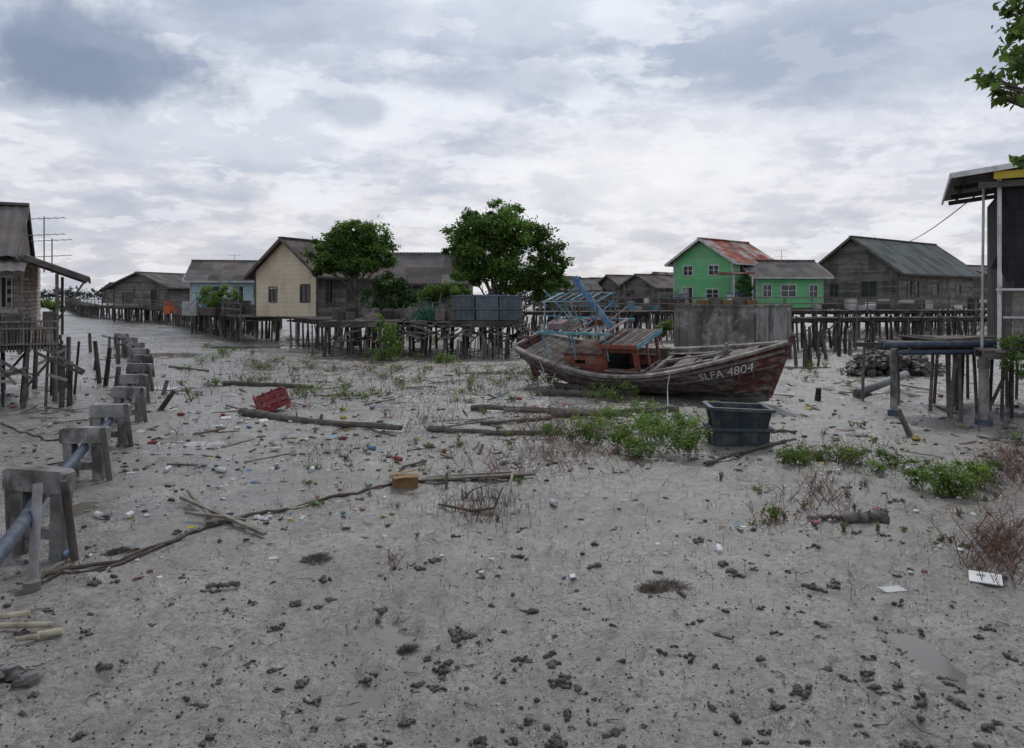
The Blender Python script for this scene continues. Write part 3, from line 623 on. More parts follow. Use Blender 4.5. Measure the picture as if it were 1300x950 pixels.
# ---------- pipeline ----------
sup=[(-5.46,9.1,1.0),(-7.0,12.9,.84),(-8.1,15.9,.80),(-9.2,18.9,.80),(-10.6,22.1,.78),(-12.0,25.4,.8),(-13.6,29,.8),(-15.4,32.6,.8),(-17.4,36.4,.8),(-19.6,40.4,.85),(-22,44.4,.85)]
e=empty('concrete_pipe_supports',(-7,13,0));mb=MB();st=MB()
for i,(x,y,zt) in enumerate(sup):
    a=math.radians(-6+R.uniform(-5,5));c,s_=math.cos(a),math.sin(a);M=Matrix.Rotation(a,3,'Z')@Matrix.Rotation(R.uniform(-.05,.05),3,'Y')
    h=.25;t=R.uniform(.85,1.15);wv=.39
    pr=[(-wv,-h),(wv,-h),(wv,-.03),(wv-.05,0),(-wv+.05,0),(-wv,-.03)]
    vs=[Vector((x,y,zt))+M@Vector((p[0],-.1,p[1])) for p in pr]+[Vector((x,y,zt))+M@Vector((p[0],.1,p[1])) for p in pr]
    mb.add(vs,[(0,1,2,3,4,5),(11,10,9,8,7,6)]+[(k,(k+6),(k+1)%6+6,(k+1)%6) for k in range(6)],0,t)
    for sx in(-.24,.27):
        mb.box((x+c*sx,y+s_*sx,(zt-h-.3)/2),(.16,.16,zt-h+.3),0,t*.85,M)
    mb.box((x,y,(zt-h)*.35),(.36,.1,.12),0,t*.8,M)
    st.tube((x+.5,y-.1,-.3),(x+.40,y-.2,zt*R.uniform(.9,1.05)),.048,.045,8,0,R.uniform(.9,1.7))
    if R.random()<.5: st.tube((x-.5,y+.3,-.3),(x-.55,y+.3,zt*R.uniform(.6,1.0)),.05,.045,8,0,R.uniform(.7,1.5))
mb.obj('concrete_frames',CONC,e);st.obj('timber_stakes',WOODP,e)
pts=[(-4.0,5.2,.55),(-4.7,7.2,.63)]+[(x,y,z-.25-.08) for x,y,z in sup]+[(-26,50,.45)]
fine=[]
for a,b in zip(pts[:-1],pts[1:]):
    a=Vector(a);b=Vector(b)
    for k in range(5): fine.append(a.lerp(b,k/5)-Vector((0,0,.03*math.sin(math.pi*k/5))))
fine.append(Vector(pts[-1]))
mb=MB();mb.path(fine,.075,12)
for (x,y,z) in sup[::2]:
    mb.path([(x-.12,y+.45,z-.35),(x-.21,y+.7,z-.35)],.095,12,0,1.3)
mb.obj('water_pipeline',PIPE,None,True)
mb=MB();x,y=G(38,748);mb.tube((x+.02,y,-.1),(x-.22,y+.5,.95),.05,.05,10);mb.tube((x+.02,y,-.1),(x+.02,y,.08),.085,.085,10,0,.8);mb.obj('leaning_pipe_post',STEEL)
mb=MB();mb.tube((-3.93,5.95,-.2),(-3.93,5.95,1.1),.04,.04,12);mb.tube((-3.93,5.95,1.0),(-3.93,5.95,1.12),.05,.05,12,0,.8);mb.obj('white_pvc_post',WHITE,None,True)

# ---------- boat ----------
LB=7.75
def bb_(s): return 1.25*(1-((s-.45)/.55)**2.3)+.03 if s>.45 else 1.28-.5*((.45-s)/.45)**2
def sheer(s): return .93+.78*((s-.45)/.55)**2.1 if s>.45 else .93+.62*((.45-s)/.45)**1.9
def keel(s): return .62*((.32-s)/.32)**1.4 if s<.32 else (.12*((s-.85)/.15)**2 if s>.85 else 0)
def hull(s,k,sc=1.0,sd=-1):
    e_=.40+.55*s**3; y=bb_(s)*(k**e_)*sc
    z=keel(s)+(sheer(s)-keel(s))*k
    x=s*LB-LB/2+(.75*k*max(0,(s-.7)/.3)**2)-(.35*k*max(0,(.2-s)/.2))
    return Vector((x,sd*y,z))
head=math.atan2(-5.5,6.85)
TB=Matrix.Translation((4.1,24.3,.04))@Matrix.Rotation(head,4,'Z')@Matrix.Rotation(math.radians(-.6),4,'Y')@Matrix.Rotation(math.radians(16),4,'X')
boat=empty('fishing_boat',(4.1,24.3,0))
hm=MB();NS=34;ks=[0,.03,.08,.15,.24,.34,.45,.57,.69,.81,.91,1.0]
for sd in(-1,1):
    for j in range(len(ks)-1):
        t=R.uniform(.8,1.2)
        for i in range(NS):
            if R.random()<.15: t=R.uniform(.6,1.4)
            s0,s1=i/NS,(i+1)/NS;o=Vector((0,sd*.024,0))
            a,b,c,d_=hull(s0,ks[j],1,sd)+o,hull(s1,ks[j],1,sd)+o,hull(s1,ks[j+1],1,sd),hull(s0,ks[j+1],1,sd)
            m=1 if (s0>.88 and j>2) or (s0>.78 and j in(9,10)) else 0
            if m==0 and j<4: t=R.uniform(.4,.85)
            hm.add([a,b,c,d_],[(0,1,2,3) if sd<0 else (3,2,1,0)],m,t)
            if j>=3:
                a,b,c,d_=[q-Vector((0,sd*.06,0)) for q in(hull(s0,ks[j],.97,sd),hull(s1,ks[j],.97,sd),hull(s1,ks[j+1],.97,sd),hull(s0,ks[j+1],.97,sd))]
                if s1<.96: hm.add([a,b,c,d_],[(3,2,1,0) if sd<0 else (0,1,2,3)],0,R.uniform(.6,1.1))
for j in range(len(ks)-1):
    hm.add([hull(0,ks[j],1,-1),hull(0,ks[j],1,1),hull(0,ks[j+1],1,1),hull(0,ks[j+1],1,-1)],[(0,3,2,1)],1,R.uniform(.8,1.2))
hm.xf(TB).obj('hull_planking',[HULL,MAROON],boat)
mb=MB()
for sd in(-1,1):
    for off,kk,w,h,t in((0,1.0,.16,.07,1.15),(.04,.86,.055,.08,.8),(.035,.6,.04,.05,.6)):
        pts=[hull(i/40,kk,1,sd)+Vector((0,sd*(off-.02),.02)) for i in range(41)]
        for a,b in zip(pts[:-1],pts[1:]): mb.beam(a,b,w,h,0,t*R.uniform(.8,1.2))
pts=[hull(1,k,1,1)*1 for k in(0,.2,.4,.6,.8,1.0)];pts=[Vector((p.x+.04,0,p.z)) for p in pts];pts.append(pts[-1]+Vector((.12,0,.22)))
for a,b in zip(pts[:-1],pts[1:]): mb.beam(a,b,.12,.15,1,1,up=(0,1,0))
kp=[Vector((hull(i/20,0).x,0,hull(i/20,0).z-.05)) for i in range(21)]
for a,b in zip(kp[:-1],kp[1:]): mb.beam(a,b,.1,.16,0,.6)
mb.beam(hull(0,1,1,-1)+Vector((0,0,.03)),hull(0,1,1,1)+Vector((0,0,.03)),.14,.08,0,1)
mb.xf(TB).obj('gunwale_rails_and_stem',[RAIL,MAROON],boat)
mb=MB()
def X(s): return s*LB-LB/2
for i in range(60):
    s=.08+i*.0145
    if s>.93: break
    z=max(.36,keel(s)+.38); w=bb_(s)*(((z-keel(s))/(sheer(s)-keel(s)))**(.4+.55*s**3))*.93
    mb.beam((X(s),-w,z),(X(s),w,z),.11,.04,0,R.uniform(.3,.8))
for i in range(24):
    s=.06+i*.038
    for sd in(-1,1):
        for k0,k1 in((.45,.72),(.72,.98)): mb.beam(hull(s,k0,.9,sd),hull(s,k1,.92,sd),.06,.07,0,R.uniform(.5,.9))
for s in(.58,.66,.74,.82):
    z=sheer(s)-.14;w=bb_(s)*.95;mb.beam((X(s),-w,z),(X(s),w,z),.13,.1,0,R.uniform(.9,1.4))
for sd in(-1,1):
    for s in range(56,86,3):
        s=s/100
        for q in(0,1): mb.beam((X(s),sd*(bb_(s)*.93-.11*q-.06),sheer(s)-.07),(X(s+.03),sd*(bb_(s+.03)*.93-.11*q-.06),sheer(s+.03)-.07),.10,.03,0,R.uniform(.8,1.5))
for q in range(4): y_=-.3+q*.17;mb.beam((X(.665),y_,sheer(.665)-.05),(X(.735),y_,sheer(.735)-.05),.15,.03,0,R.uniform(.7,1.3))
mb.beam((X(.56),-.5,.8),(X(.82),-.25,sheer(.82)-.06),.1,.08,0,1.2);mb.beam((X(.56),.5,.8),(X(.82),.3,sheer(.82)-.06),.1,.08,0,1.1)
for i in range(14):
    s=.84+i*.0085;w=bb_(s)*.9;mb.beam((X(s)+.2,-w,sheer(s)-.06),(X(s)+.2,w,sheer(s)-.06),.06,.03,0,R.uniform(.5,1.3))
for i in range(26):
    s=.01+i*.0105;w=bb_(s)*.93;mb.beam((X(s),-w,sheer(s)-.09),(X(s),w,sheer(s)-.09),.08,.03,0,R.uniform(.5,1.2))
mb.beam((X(.86),-.14,1.1),(X(.86),-.14,1.6),.08,.08,0,1);mb.beam((X(.86),.14,1.1),(X(.86),.14,1.6),.08,.08,0,1);mb.beam((X(.86),-.3,1.46),(X(.86),.3,1.46),.07,.07,0,1.1)
mb.xf(TB).obj('deck_ribs_and_hatches',[RAIL],boat)
mb=MB();a,b=X(.39),X(.54)
def cab(a,b,w,z0,z1,wins,m=0,pl=.13,fr=0):
    for sd in(-1,1):
        z=z0
        while z<z1-.01:
            z2=min(z+pl,z1); segs=[(a,b)]
            for (wa,wb,wz0,wz1) in wins:
                if wz0<(z+z2)/2<wz1: segs=[(p,q) for s in segs for (p,q) in((s[0],min(s[1],wa)),(max(s[0],wb),s[1])) if q-p>.02]
            for p,q in segs: mb.bx(p,q,sd*w-.02,sd*w+.02,z,z2-.006,m,R.uniform(.65,1.25))
            z=z2
    for x in(a,b):
        z=z0
        while z<z1-.01:
            z2=min(z+pl,z1)
            if x==b and z0+.35<(z+z2)/2<z1-.1 and fr:
                mb.bx(x-.02,x+.02,-w+.02,-w+.12,z,z2-.006,m);mb.bx(x-.02,x+.02,w-.12,w-.02,z,z2-.006,m)
                mb.bx(x-.02,x+.02,-.05,.05,z,z2-.006,m)
            else: mb.bx(x-.02,x+.02,-w+.02,w-.02,z,z2-.006,m,R.uniform(.65,1.25))
            z=z2
cab(a,b,.70,.45,1.70,[(a+.12,b-.1,1.0,1.55)],0,fr=1)
cab(X(.20),X(.39)-.03,.66,.8,1.36,[(X(.25),X(.30),1.0,1.25)],0)
mb.bx(X(.2),X(.39)-.04,-.70,.70,1.36,1.41,4,.8);mb.bx(a+.05,b-.05,-.64,.64,.6,.62,3);mb.bx(a+.03,a+.05,-.66,.66,.62,1.68,3)
mb.bx(a-.10,b+.12,-.80,.80,1.705,1.75,4,1.0);mb.bx(a-.10,b+.12,-.83,-.805,1.65,1.78,0,1.1);mb.bx(b+.125,b+.15,-.80,.80,1.65,1.78,1)
for i in range(8): mb.bx(a-.08+i*.165,a+.06+i*.165,-.78,.78,1.753,1.772,(4,2)[i%2],R.uniform(.4,.8))
for i in range(3): mb.bx(b+.03,b+.05,-.55+i*.45,-.3+i*.45,.5,.85,2,1)
mb.beam((a,-.73,.9),(b,-.73,.9),.02,.06,2,1.1)
mb.xf(TB).obj('wheelhouse',[REDP,TURQ,RAIL,DARK,MAROON],boat)
mb=MB()
x0,x1=X(.10),X(.42)
for i in range(16):
    if i in(4,8,11,14): continue
    mb.bx(x0+i*.158,x0+.14+i*.158,-.72+R.uniform(-.1,.2),.72-R.uniform(0,.3),2.08,2.11,(0,3,3,2,4)[R.randint(0,4)],R.uniform(.5,1.1))
for sd in(-1,1):
    mb.beam((x0-.1,sd*.74,2.08),(x1+.2,sd*.74,2.08),.04,.08,0,1.1)
    for x in(x0+.1,(x0+x1)/2,x1-.05): mb.tube((x,sd*.7,1.2),(x,sd*.7,2.08),.028,.028,6,0,.9)
    for x in(x0+.15,x0+1.2,x0+2.1):
        mb.tube((x,sd*.66,2.1),(x+.1,sd*.46,3.05),.024,.022,6,(0,3)[R.randint(0,1)],1)
    mb.tube((x0,sd*.58,2.6),(x0+2.3,sd*.58,2.55),.018,.018,6,0,1.0);mb.tube((x0+.1,sd*.46,3.03),(x0+2.3,sd*.46,3.03),.022,.022,6,0,1.1)
    mb.tube((x0+.15,sd*.66,2.1),(x0+1.3,sd*.46,3.03),.015,.015,5,3,1)
for x in(x0+.2,x0+1.25,x0+2.2): mb.tube((x,-.46,3.03),(x,.46,3.03),.02,.02,5,0,1)
for i in range(6): mb.bx(x0+.3+i*.3,x0+.38+i*.3,-.44,.46,3.06,3.08,(0,3,3)[i%3],R.uniform(.7,1.2))
mb.beam((x0+1.45,-.35,3.75),(x0+2.6,-.55,2.25),.26,.035,1,1.15,up=(0,1,.3));mb.beam((x0+1.40,-.30,3.78),(x0+2.6,-.5,2.25),.04,.05,3,1.1,up=(0,1,.3))
mb.tube((x0+1.2,0,2.1),(x0+1.15,0,3.7),.03,.025,6,3,1);mb.tube((x0+.1,.1,2.9),(x0+1.9,-.2,3.55),.02,.015,5,0,1);mb.tube((x0+.6,.3,2.2),(x0-.25,.2,3.25),.025,.02,5,0,1)
for i in range(12):
    x=x0+R.uniform(.1,2.3);mb.beam((x,R.uniform(-.6,.6),2.15),(x+R.uniform(-.7,.7),R.uniform(-.6,.6),2.2+R.uniform(0,.6)),.05,.025,(0,1,2,3)[R.randint(0,3)],R.uniform(.6,1.2))
mb.box((x0+.5,-.3,2.22),(.6,.45,.2),2,.8);mb.box((x0+1.7,.2,2.2),(.6,.4,.18),4,.8)
mb.xf(TB).obj('canopy_and_gantry',[TURQ,BLUEP,PINKB,RAIL,REDP],boat)
mb=MB();mb.beam((X(0)-.25,0,.25),(X(0)-.42,0,1.7),.05,.3,0,1,up=(1,0,0));mb.tube((X(0)-.42,0,1.6),(X(.06),.1,1.85),.03,.03,6,1);mb.tube((X(.12),0,.35),(X(.02),0,.3),.035,.035,6,1);mb.xf(TB).obj('rudder_and_tiller',[MAROON,RAIL],boat)
tcu=bpy.data.curves.new('reg','FONT');tcu.body='SLFA 4804';tcu.size=1;tcu.resolution_u=4;tob=bpy.data.objects.new('reg_tmp',tcu);S.collection.objects.link(tob)
bpy.context.view_layer.update();dg=bpy.context.evaluated_depsgraph_get();tm=bpy.data.meshes.new_from_object(tob.evaluated_get(dg))
mx=max(v.co.x for v in tm.vertices);vs=[]
for v in tm.vertices:
    uu=v.co.x/mx;vv=v.co.y/.72
    s=.785+uu*.15; k=.615+vv*.20
    vs.append(hull(s,k,1,-1)+Vector((0,-.040,0)))
mb=MB();mb.add(vs,[tuple(p.vertices) for p in tm.polygons],0,1.2);mb.xf(TB).obj('registration_lettering',LITW,boat)
bpy.data.objects.remove(tob)
mb=MB()
def W(s,k,sd=-1,o=(0,0,0)): return TB@(hull(s,k,1,sd)+Vector(o))
a=W(.70,1.0);b=Vector((*G(846,528),.03));mb.path([a,a+Vector((-.1,-.15,-.4)),a.lerp(b,.6)+Vector((0,0,-.2)),b,b+Vector((-.5,-.05,0))],.012,5)
a=W(.12,1.0);mb.path([a,a+Vector((.15,-.12,-.35)),a+Vector((.0,-.15,-.75)),a+Vector((.4,-.2,-.8)),a+Vector((.6,-.1,-.2))],.018,5)
mb.obj('mooring_ropes',WROPE,boat)

# ---------- right hut ----------
TR=pivot(10.3,18.2,-27)
e=empty('stilt_hut_with_tin_roof',(12,19,0));mb=MB()
sheet(mb,(10.15,18.0,5.80),(10.15,24,5.80),(16,24,6.5),(16,18.0,6.5),.15,.03)
mb.beam((10.15,17.97,5.74),(16,17.97,6.44),.05,.12,1,1);mb.beam((10.15,18.0,5.74),(10.15,24,5.74),.04,.12,1,1)
for y_ in(18.3,20,22,23.6): mb.beam((10.3,y_,5.68),(16,y_,6.36),.07,.12,2,.7)
for i in range(7): mb.beam((10.5+i*.7,18.1,5.75+i*.084),(10.5+i*.7,24,5.75+i*.084),.05,.07,2,.8)
mb.beam((10.7,18.1,5.5),(16,18.1,5.55),.06,.14,2,.6)
mb.xf(TR).obj('roof',[ROOFL,WHITE,WOODG],e)
mb=MB();mb.beam((11.0,18.06,5.70),(16,18.06,5.78),.05,.17,0,1);mb.xf(TR).obj('yellow_fascia',YEL,e)
mb=MB()
for i in range(34):
    x=10.95+i*.15;z0=3.2+.1*math.sin(i*1.3)+.4*math.exp(-i*.9)
    w0=.04*math.sin(i*1.7);w1=.04*math.sin((i+1)*1.7)
    for k in range(4):
        za=z0+(5.5-z0)*k/4;zb=z0+(5.5-z0)*(k+1)/4;pa=.25*math.sin(math.pi*k/4)*math.exp(-i*.5);pb=.25*math.sin(math.pi*(k+1)/4)*math.exp(-i*.5)
        mb.add([(x+pa,18.30+w0,za),(x+.15+pa*.7,18.30+w1,za),(x+.15+pb*.7,18.30+w1*.6,zb),(x+pb,18.30+w0*.6,zb)],[(0,1,2,3)],0,R.uniform(.6,1.6))
mb.xf(TR).obj('tarpaulin_wall',TARP,e)
mb=MB()
for i in range(30):
    x=11.25+i*.16;mb.bx(x,x+.15,18.5,18.53,1.85,5.4,0,R.uniform(.5,1.5))
for i in range(30):
    y_=18.55+i*.16;mb.bx(11.25,11.28,y_,y_+.15,1.85,5.5,2,R.uniform(.5,1.5))
mb.bx(11.9,12.6,18.46,18.49,2.4,3.1,1)
mb.xf(TR).obj('board_walls',[WALLW,GLASS,WOODD],e)
mb=MB();wx=PX(1252,18.4)
mb.tube((wx,17.9,1.75),(wx,17.9,5.75),.045,.045,10);mb.tube((wx-.16,18.3,1.75),(wx-.12,18.3,5.6),.03,.03,8,0,.8)
mb.beam((wx-.1,17.85,3.13),(wx+2,17.0,3.13),.05,.05,0);mb.beam((wx+.05,17.85,2.5),(wx+2,17.0,2.5),.04,.05,0,.8);mb.bx(wx-.09,wx+.0,17.8,17.84,3.2,3.5,0)
mb.obj('white_posts',WHITE,e)
mb=MB()
px0=PX(1117,19.2)
mb.tube((px0,19.0,1.80),(13.5,18.2,1.90),.075,.075,12,0);mb.tube((px0+.3,18.9,1.62),(13,18.1,1.72),.05,.05,10,0,.8)
for (x,y_,r) in((PX(1135,19.8),19.8,.09),(PX(1249,18.3),18.3,.11)):
    mb.tube((x,y_,-.2),(x,y_,1.66),r,r,14,1);mb.tube((x,y_,-.1),(x,y_,.12),r*1.7,r*1.7,14,0,1.2)
    mb.tube((x,y_,1.3),(x,y_,1.5),r*1.25,r*1.25,14,1,.8)
mb.obj('pipe_beams_and_columns',[PIPE,CONC,TANKB],e,False)
mb=MB()
for i in range(34):
    x=R.uniform(9.9,15.5);y_=R.uniform(18.6,23);mb.tube((x,y_,-.3),(x+R.uniform(-.15,.15),y_,1.65),.045,.04,7,0,R.uniform(.5,1.4))
plank_deck(mb,(9.7,20),(16.5,20),1.9,1.78);plank_deck(mb,(11.4,22.2),(16.5,22.2),2.2,1.8);plank_deck(mb,(11.3,18.6),(16.5,18.6),.8,1.8);plank_deck(mb,(10.6,17.9),(15.5,16.2),1.0,1.76)
for y_ in(19.1,20.8,22): mb.beam((9.6,y_,1.62),(16,y_,1.62),.08,.12,0,.8)
for i in range(8): x=R.uniform(10,15);mb.beam((x,18.9,.2),(x+R.uniform(-1,1),18.9,1.5),.05,.06,0,R.uniform(.6,1.2))
mb.beam((10.2,19.0,1.95),(12.4,18.7,2.05),.2,.03,0,1.8);mb.beam((10.6,19.3,1.9),(12.0,19.3,1.98),.15,.04,0,1.5)
mb.obj('deck_and_stilts',[WOODG],e)
x=PX(1288,17.3)
tree('potted_plant',(x,17.4,1.8),(x,17.4,1.9),[((x+.1,17.4,1.95),(.3,.3,.2)),((x,17.3,1.6),(.28,.25,.18)),((x+.25,17.3,1.3),(.2,.2,.15))],420,.11,m=LEAFB,r0=.015,csig=.35)
mb=MB();mb.tube((PX(1290,17.5),17.5,1.80),(PX(1290,17.5),17.5,2.05),.12,.16,14);mb.obj('flower_pot',CONC)

mb=MB();a=Vector((*G(1088,505),.12));b=Vector((*G(1150,493),.45));mb.path([a,b],[.12,.12],14);mb.path([a,a.lerp(b,.06)],[.15,.15],14,0,1.1);mb.obj('fallen_concrete_pipe',STEEL,None,True)
def log(name,p,q,r0,r1,z=.05,bend=.1,m=LOG,t=1):
    a=Vector((*G(*p),z));b=Vector((*G(*q),z));mb=MB();n=14;pr=(b-a).cross(Vector((0,0,1))).normalized();k=R.uniform(-1,1)*bend
    pts=[a.lerp(b,i/n)+pr*(math.sin(i/n*math.pi)*k+R.uniform(-.02,.02))+Vector((0,0,R.uniform(-.015,.02))) for i in range(n+1)]
    mb.path(pts,[(r0+(r1-r0)*i/n)*R.uniform(.9,1.1) for i in range(n+1)],9,0,t,.1)
    for i in range(3):
        c=pts[R.randint(1,12)];mb.tube(c,c+Vector((R.uniform(-.1,.1),R.uniform(-.1,.1),r0*1.8)),r0*.3,r0*.15,5,0,t)
    mb.obj(name,m)
log('driftwood_log',(306,525),(510,547),.10,.06,.05,.3,t=.75)
log('driftwood_log',(285,489),(395,494),.10,.07,.06,.2,t=.7)
log('driftwood_log',(598,521),(760,528),.07,.06,.08,.1,t=.9)
log('driftwood_log',(700,531),(860,523),.06,.08,.08,.1,t=.75)
log('driftwood_log',(545,546),(690,552),.07,.05,.03,.2,t=.75)
log('driftwood_log',(640,527),(800,534),.05,.05,.12,.1)
log('driftwood_log',(690,503),(770,506),.12,.10,.08,.1,t=.6)
log('driftwood_log',(1070,664),(1124,662),.06,.085,.05,.04,t=.8)
log('driftwood_log',(1025,661),(1075,659),.03,.03,.03,.05)
log('driftwood_log',(705,492),(800,502),.1,.1,.08,.1,t=.7)
log('driftwood_log',(215,467),(265,473),.05,.04,.05,.1)
log('driftwood_log',(610,540),(700,533),.04,.04,.05,.1)
log('driftwood_log',(900,590),(1010,560),.035,.03,.04,.1,t=.7)
log('driftwood_log',(930,545),(1010,552),.05,.04,.05,.1,t=.6)
log('driftwood_branch',(262,748),(303,744),.02,.03,.02,.03)
mb=MB()
def lb(p,q,w,h,z0,z1,t=1,m=0): mb.beam((*G(*p),z0),(*G(*q),z1),w,h,m,t)
lb((230,640),(336,683),.06,.04,.10,.05,1.3);lb((236,662),(312,664),.05,.03,.12,.04,1.1);lb((262,668),(300,663),.1,.04,.04,.05,.6)
lb((238,633),(275,668),.04,.03,.12,.04,1.2)
mb.obj('crossed_timber_battens',LOG)
mb=MB()
lb((535,613),(678,607),.14,.03,.05,.07,.9);lb((545,609),(650,604),.05,.04,.03,.05,.8)
lb((640,650),(652,612),.035,.03,.03,.2,1.4)
mb.obj('grey_planks',LOG)
mb=MB()
lb((213,592),(262,594),.07,.03,.04,.04,.8)
for i in range(190):
    px=R.uniform(20,1290);py=R.choice([R.uniform(430,530),R.uniform(440,560),R.uniform(460,600)]);x,y=G(px,py)
    if 670<px<1000 and 440<py<530: continue
    a=R.uniform(0,3.14);l=R.uniform(.2,1.4)*min(1,(y/22));z=H(x,y)+.012
    mb.beam((x,y,z),(x+l*math.cos(a),y+l*math.sin(a),z+R.uniform(0,.05)),R.uniform(.02,.08),R.uniform(.015,.03),0,R.uniform(.35,1.4))
for i in range(130):
    px=R.uniform(20,1290);py=R.uniform(580,930);x,y=G(px,py);a=R.uniform(0,6.28);l=R.uniform(.05,.22);z=H(x,y)+.006
    m_=Vector((x+l*.5*math.cos(a),y+l*.5*math.sin(a),0));m_.z=H(m_.x,m_.y)+.02;q=Vector((x+l*math.cos(a+.3),y+l*math.sin(a+.3),0));q.z=H(q.x,q.y)+.01
    mb.path([(x,y,z),m_,q],[.005,.004,.002],5,0,R.uniform(.3,1.1))
mb.obj('scattered_planks_and_sticks',LOG)
def rope(name,pp,r,m,t=1):
    pts=[Vector((*G(*p),0)) for p in pp];out=[]
    for a,b in zip(pts[:-1],pts[1:]):
        n=max(3,int((b-a).length/.12))
        for i in range(n):
            q=a.lerp(b,i/n);q.x+=R.uniform(-.02,.02);q.y+=R.uniform(-.04,.04);q.z=H(q.x,q.y)+r*.6+R.uniform(0,.012);out.append(q)
    mb=MB();mb.path(out,[r*R.uniform(.6,1.2) for _ in out],6,0,t,.15);mb.obj(name,m,None,True)
rope('muddy_rope',[(35,748),(80,722),(150,712),(215,690),(262,670),(330,655),(400,638),(495,617),(560,608),(675,606)],.024,ROPE)
rope('muddy_rope',[(60,735),(120,727),(190,700),(262,668)],.018,ROPE)
rope('muddy_rope',[(40,745),(90,728),(140,718),(200,698)],.015,ROPE,.7)
rope('muddy_rope',[(340,650),(380,645),(430,628)],.018,BONE)
rope('muddy_rope',[(0,540),(60,560),(110,552)],.02,ROPE)
x,y=G(513,621);mb=MB();M=Matrix.Rotation(.25,3,'Z');mb.box((x,y+.12,.085),(.38,.25,.17),0,.9,M)
for sgn in(-1,1): mb.beam(Vector((x,y+.12,.175))+M@Vector((-.19,sgn*.13,0)),Vector((x,y+.12,.175))+M@Vector((.19,sgn*.2,0.05)),.1,.008,0,1.3)
mb.obj('cardboard_box',CARD)
x,y=G(345,520);mb=MB();M=Matrix.Rotation(.5,3,'Z')@Matrix.Rotation(-.35,3,'Y')
c=Vector((x,y,.25))
for k in range(3):
    for sg in(-1,1):
        mb.box(c+M@Vector((0,sg*.25,-.16+k*.15)),(.75,.025,.11),0,R.uniform(.6,1.2),M);mb.box(c+M@Vector((sg*.37,0,-.16+k*.15)),(.025,.48,.11),0,1,M)
mb.box(c+M@Vector((0,0,-.22)),(.72,.46,.02),0,.7,M)
for sx in(-.37,-.12,.12,.37):
    for sg in(-1,1): mb.box(c+M@Vector((sx,sg*.27,0)),(.05,.03,.46),0,1,M)
for i in range(5): mb.box(c+Vector((R.uniform(-.5,.5),R.uniform(-.4,.2),-.15)),(.4,.08,.02),0,R.uniform(.6,1.5),Matrix.Rotation(R.uniform(0,3),3,'Z')@Matrix.Rotation(R.uniform(-.4,.4),3,'Y'))
mb.obj('broken_red_crate',REDC)
mb=MB();x,y=G(1251,740);M=Matrix.Rotation(-.5,3,'Z')@Matrix.Rotation(.15,3,'X');mb.box((x,y,.05),(.30,.24,.01),0,1.1,M);mb.box(Vector((x,y,.05))+M@Vector((-.04,.04,.008)),(.08,.04,.004),1,1,M);mb.obj('discarded_white_board',[LITW,STEEL])
mb=MB();x,y=G(1133,752);mb.box((x,y,.03),(.24,.14,.01),0,.7,Matrix.Rotation(.2,3,'Z'));mb.obj('discarded_white_board',[LITW])
def blob(mb,x,y,r,m=0,t=1,fl=.5,z=None):
    n=6;vs=[];z=H(x,y)+r*fl*.6 if z is None else z
    for i in range(5):
        ph=-math.pi/2+math.pi*i/4
        for j in range(n):
            a=2*math.pi*j/n;rr=r*R.uniform(.7,1.3);vs.append((x+rr*math.cos(ph)*math.cos(a),y+rr*math.cos(ph)*math.sin(a),z+rr*fl*math.sin(ph)))
    fs=[(i*n+j,i*n+(j+1)%n,(i+1)*n+(j+1)%n,(i+1)*n+j) for i in range(4) for j in range(n)];mb.add(vs,fs,m,t)
mb=MB();x,y=G(330,660)
for i in range(7): blob(mb,x+R.uniform(-.13,.13),y+R.uniform(-.06,.06),.05,0,R.uniform(.8,1.1))
x,y=G(400,641)
for i in range(4): blob(mb,x+R.uniform(-.12,.12),y+R.uniform(-.05,.05),.035,R.choice([0,1]),1)
mb.obj('plastic_bag',[LITW,REDC])
mb=MB()
for (p,q,r) in(((0,800),(68,800),.025),((0,790),(38,786),.035),((48,812),(80,808),.03),((20,818),(50,815),.022)):
    mb.tube((*G(*p),.04),(*G(*q),.05),r,r,12,0,R.uniform(.8,1.1))
mb.obj('broken_pvc_pipes',BONE,None,False)
mb=MB()
for i in range(9): blob(mb,*[c+R.uniform(-.14,.14) for c in G(20,862)],R.uniform(.05,.11),0,R.uniform(.5,.8),.6)
mb.obj('concrete_rubble',CONC)
# litter: plastic scraps, drink cans and bottles
mb=MB()
def can(x,y,r,l,m,t=1):
    a=R.uniform(0,3.14);z=H(x,y)+r*.8;d=Vector((math.cos(a),math.sin(a),R.uniform(-.1,.2)))*l/2;c=Vector((x,y,z))
    mb.path([c-d,c-d*.9,c+d*.45,c+d*.7,c+d],[r*.85,r,r,r*.5,r*.35],9,m,t)
for i in range(520):
    px=R.uniform(0,1300);py=R.choice([R.uniform(425,520),R.uniform(440,600),R.uniform(560,740)])
    if R.random()<.35: px=R.uniform(150,500);py=R.uniform(515,660)
    x,y=G(px,py);r=R.uniform(.025,.08) if py<560 else R.uniform(.01,.035);z=H(x,y)+.012
    m=R.choice([0,0,0,0,0,0,1,2,2,3,4]);M=Matrix.Rotation(R.uniform(0,3),3,'Z')@Matrix.Rotation(R.uniform(-.6,.6),3,'X')
    if R.random()<.5: mb.box((x,y,z),(r*3,r*1.6,r*.3),m,R.uniform(.45,1.1),M)
    else: blob(mb,x,y,r*1.2,m,R.uniform(.45,1.1),.5)
for px,py in((432,556),(446,470),(452,466),(447,463),(210,600),(192,560),(165,655),(300,545),(505,585),(470,572),(560,575),(800,560),(1062,602),(640,590),(230,528),(395,600),(350,575),(280,600),(470,520),(700,640),(790,575),(1150,600),(915,700),(120,655),(88,705)):
    x,y=G(px+R.uniform(-4,4),py);can(x,y,.04,.2,R.choice([0,0,2,2,0,1]),R.uniform(.7,1.1))
mb.obj('scattered_litter',[LITW,BLUEP,REDC,YEL,TURQ])
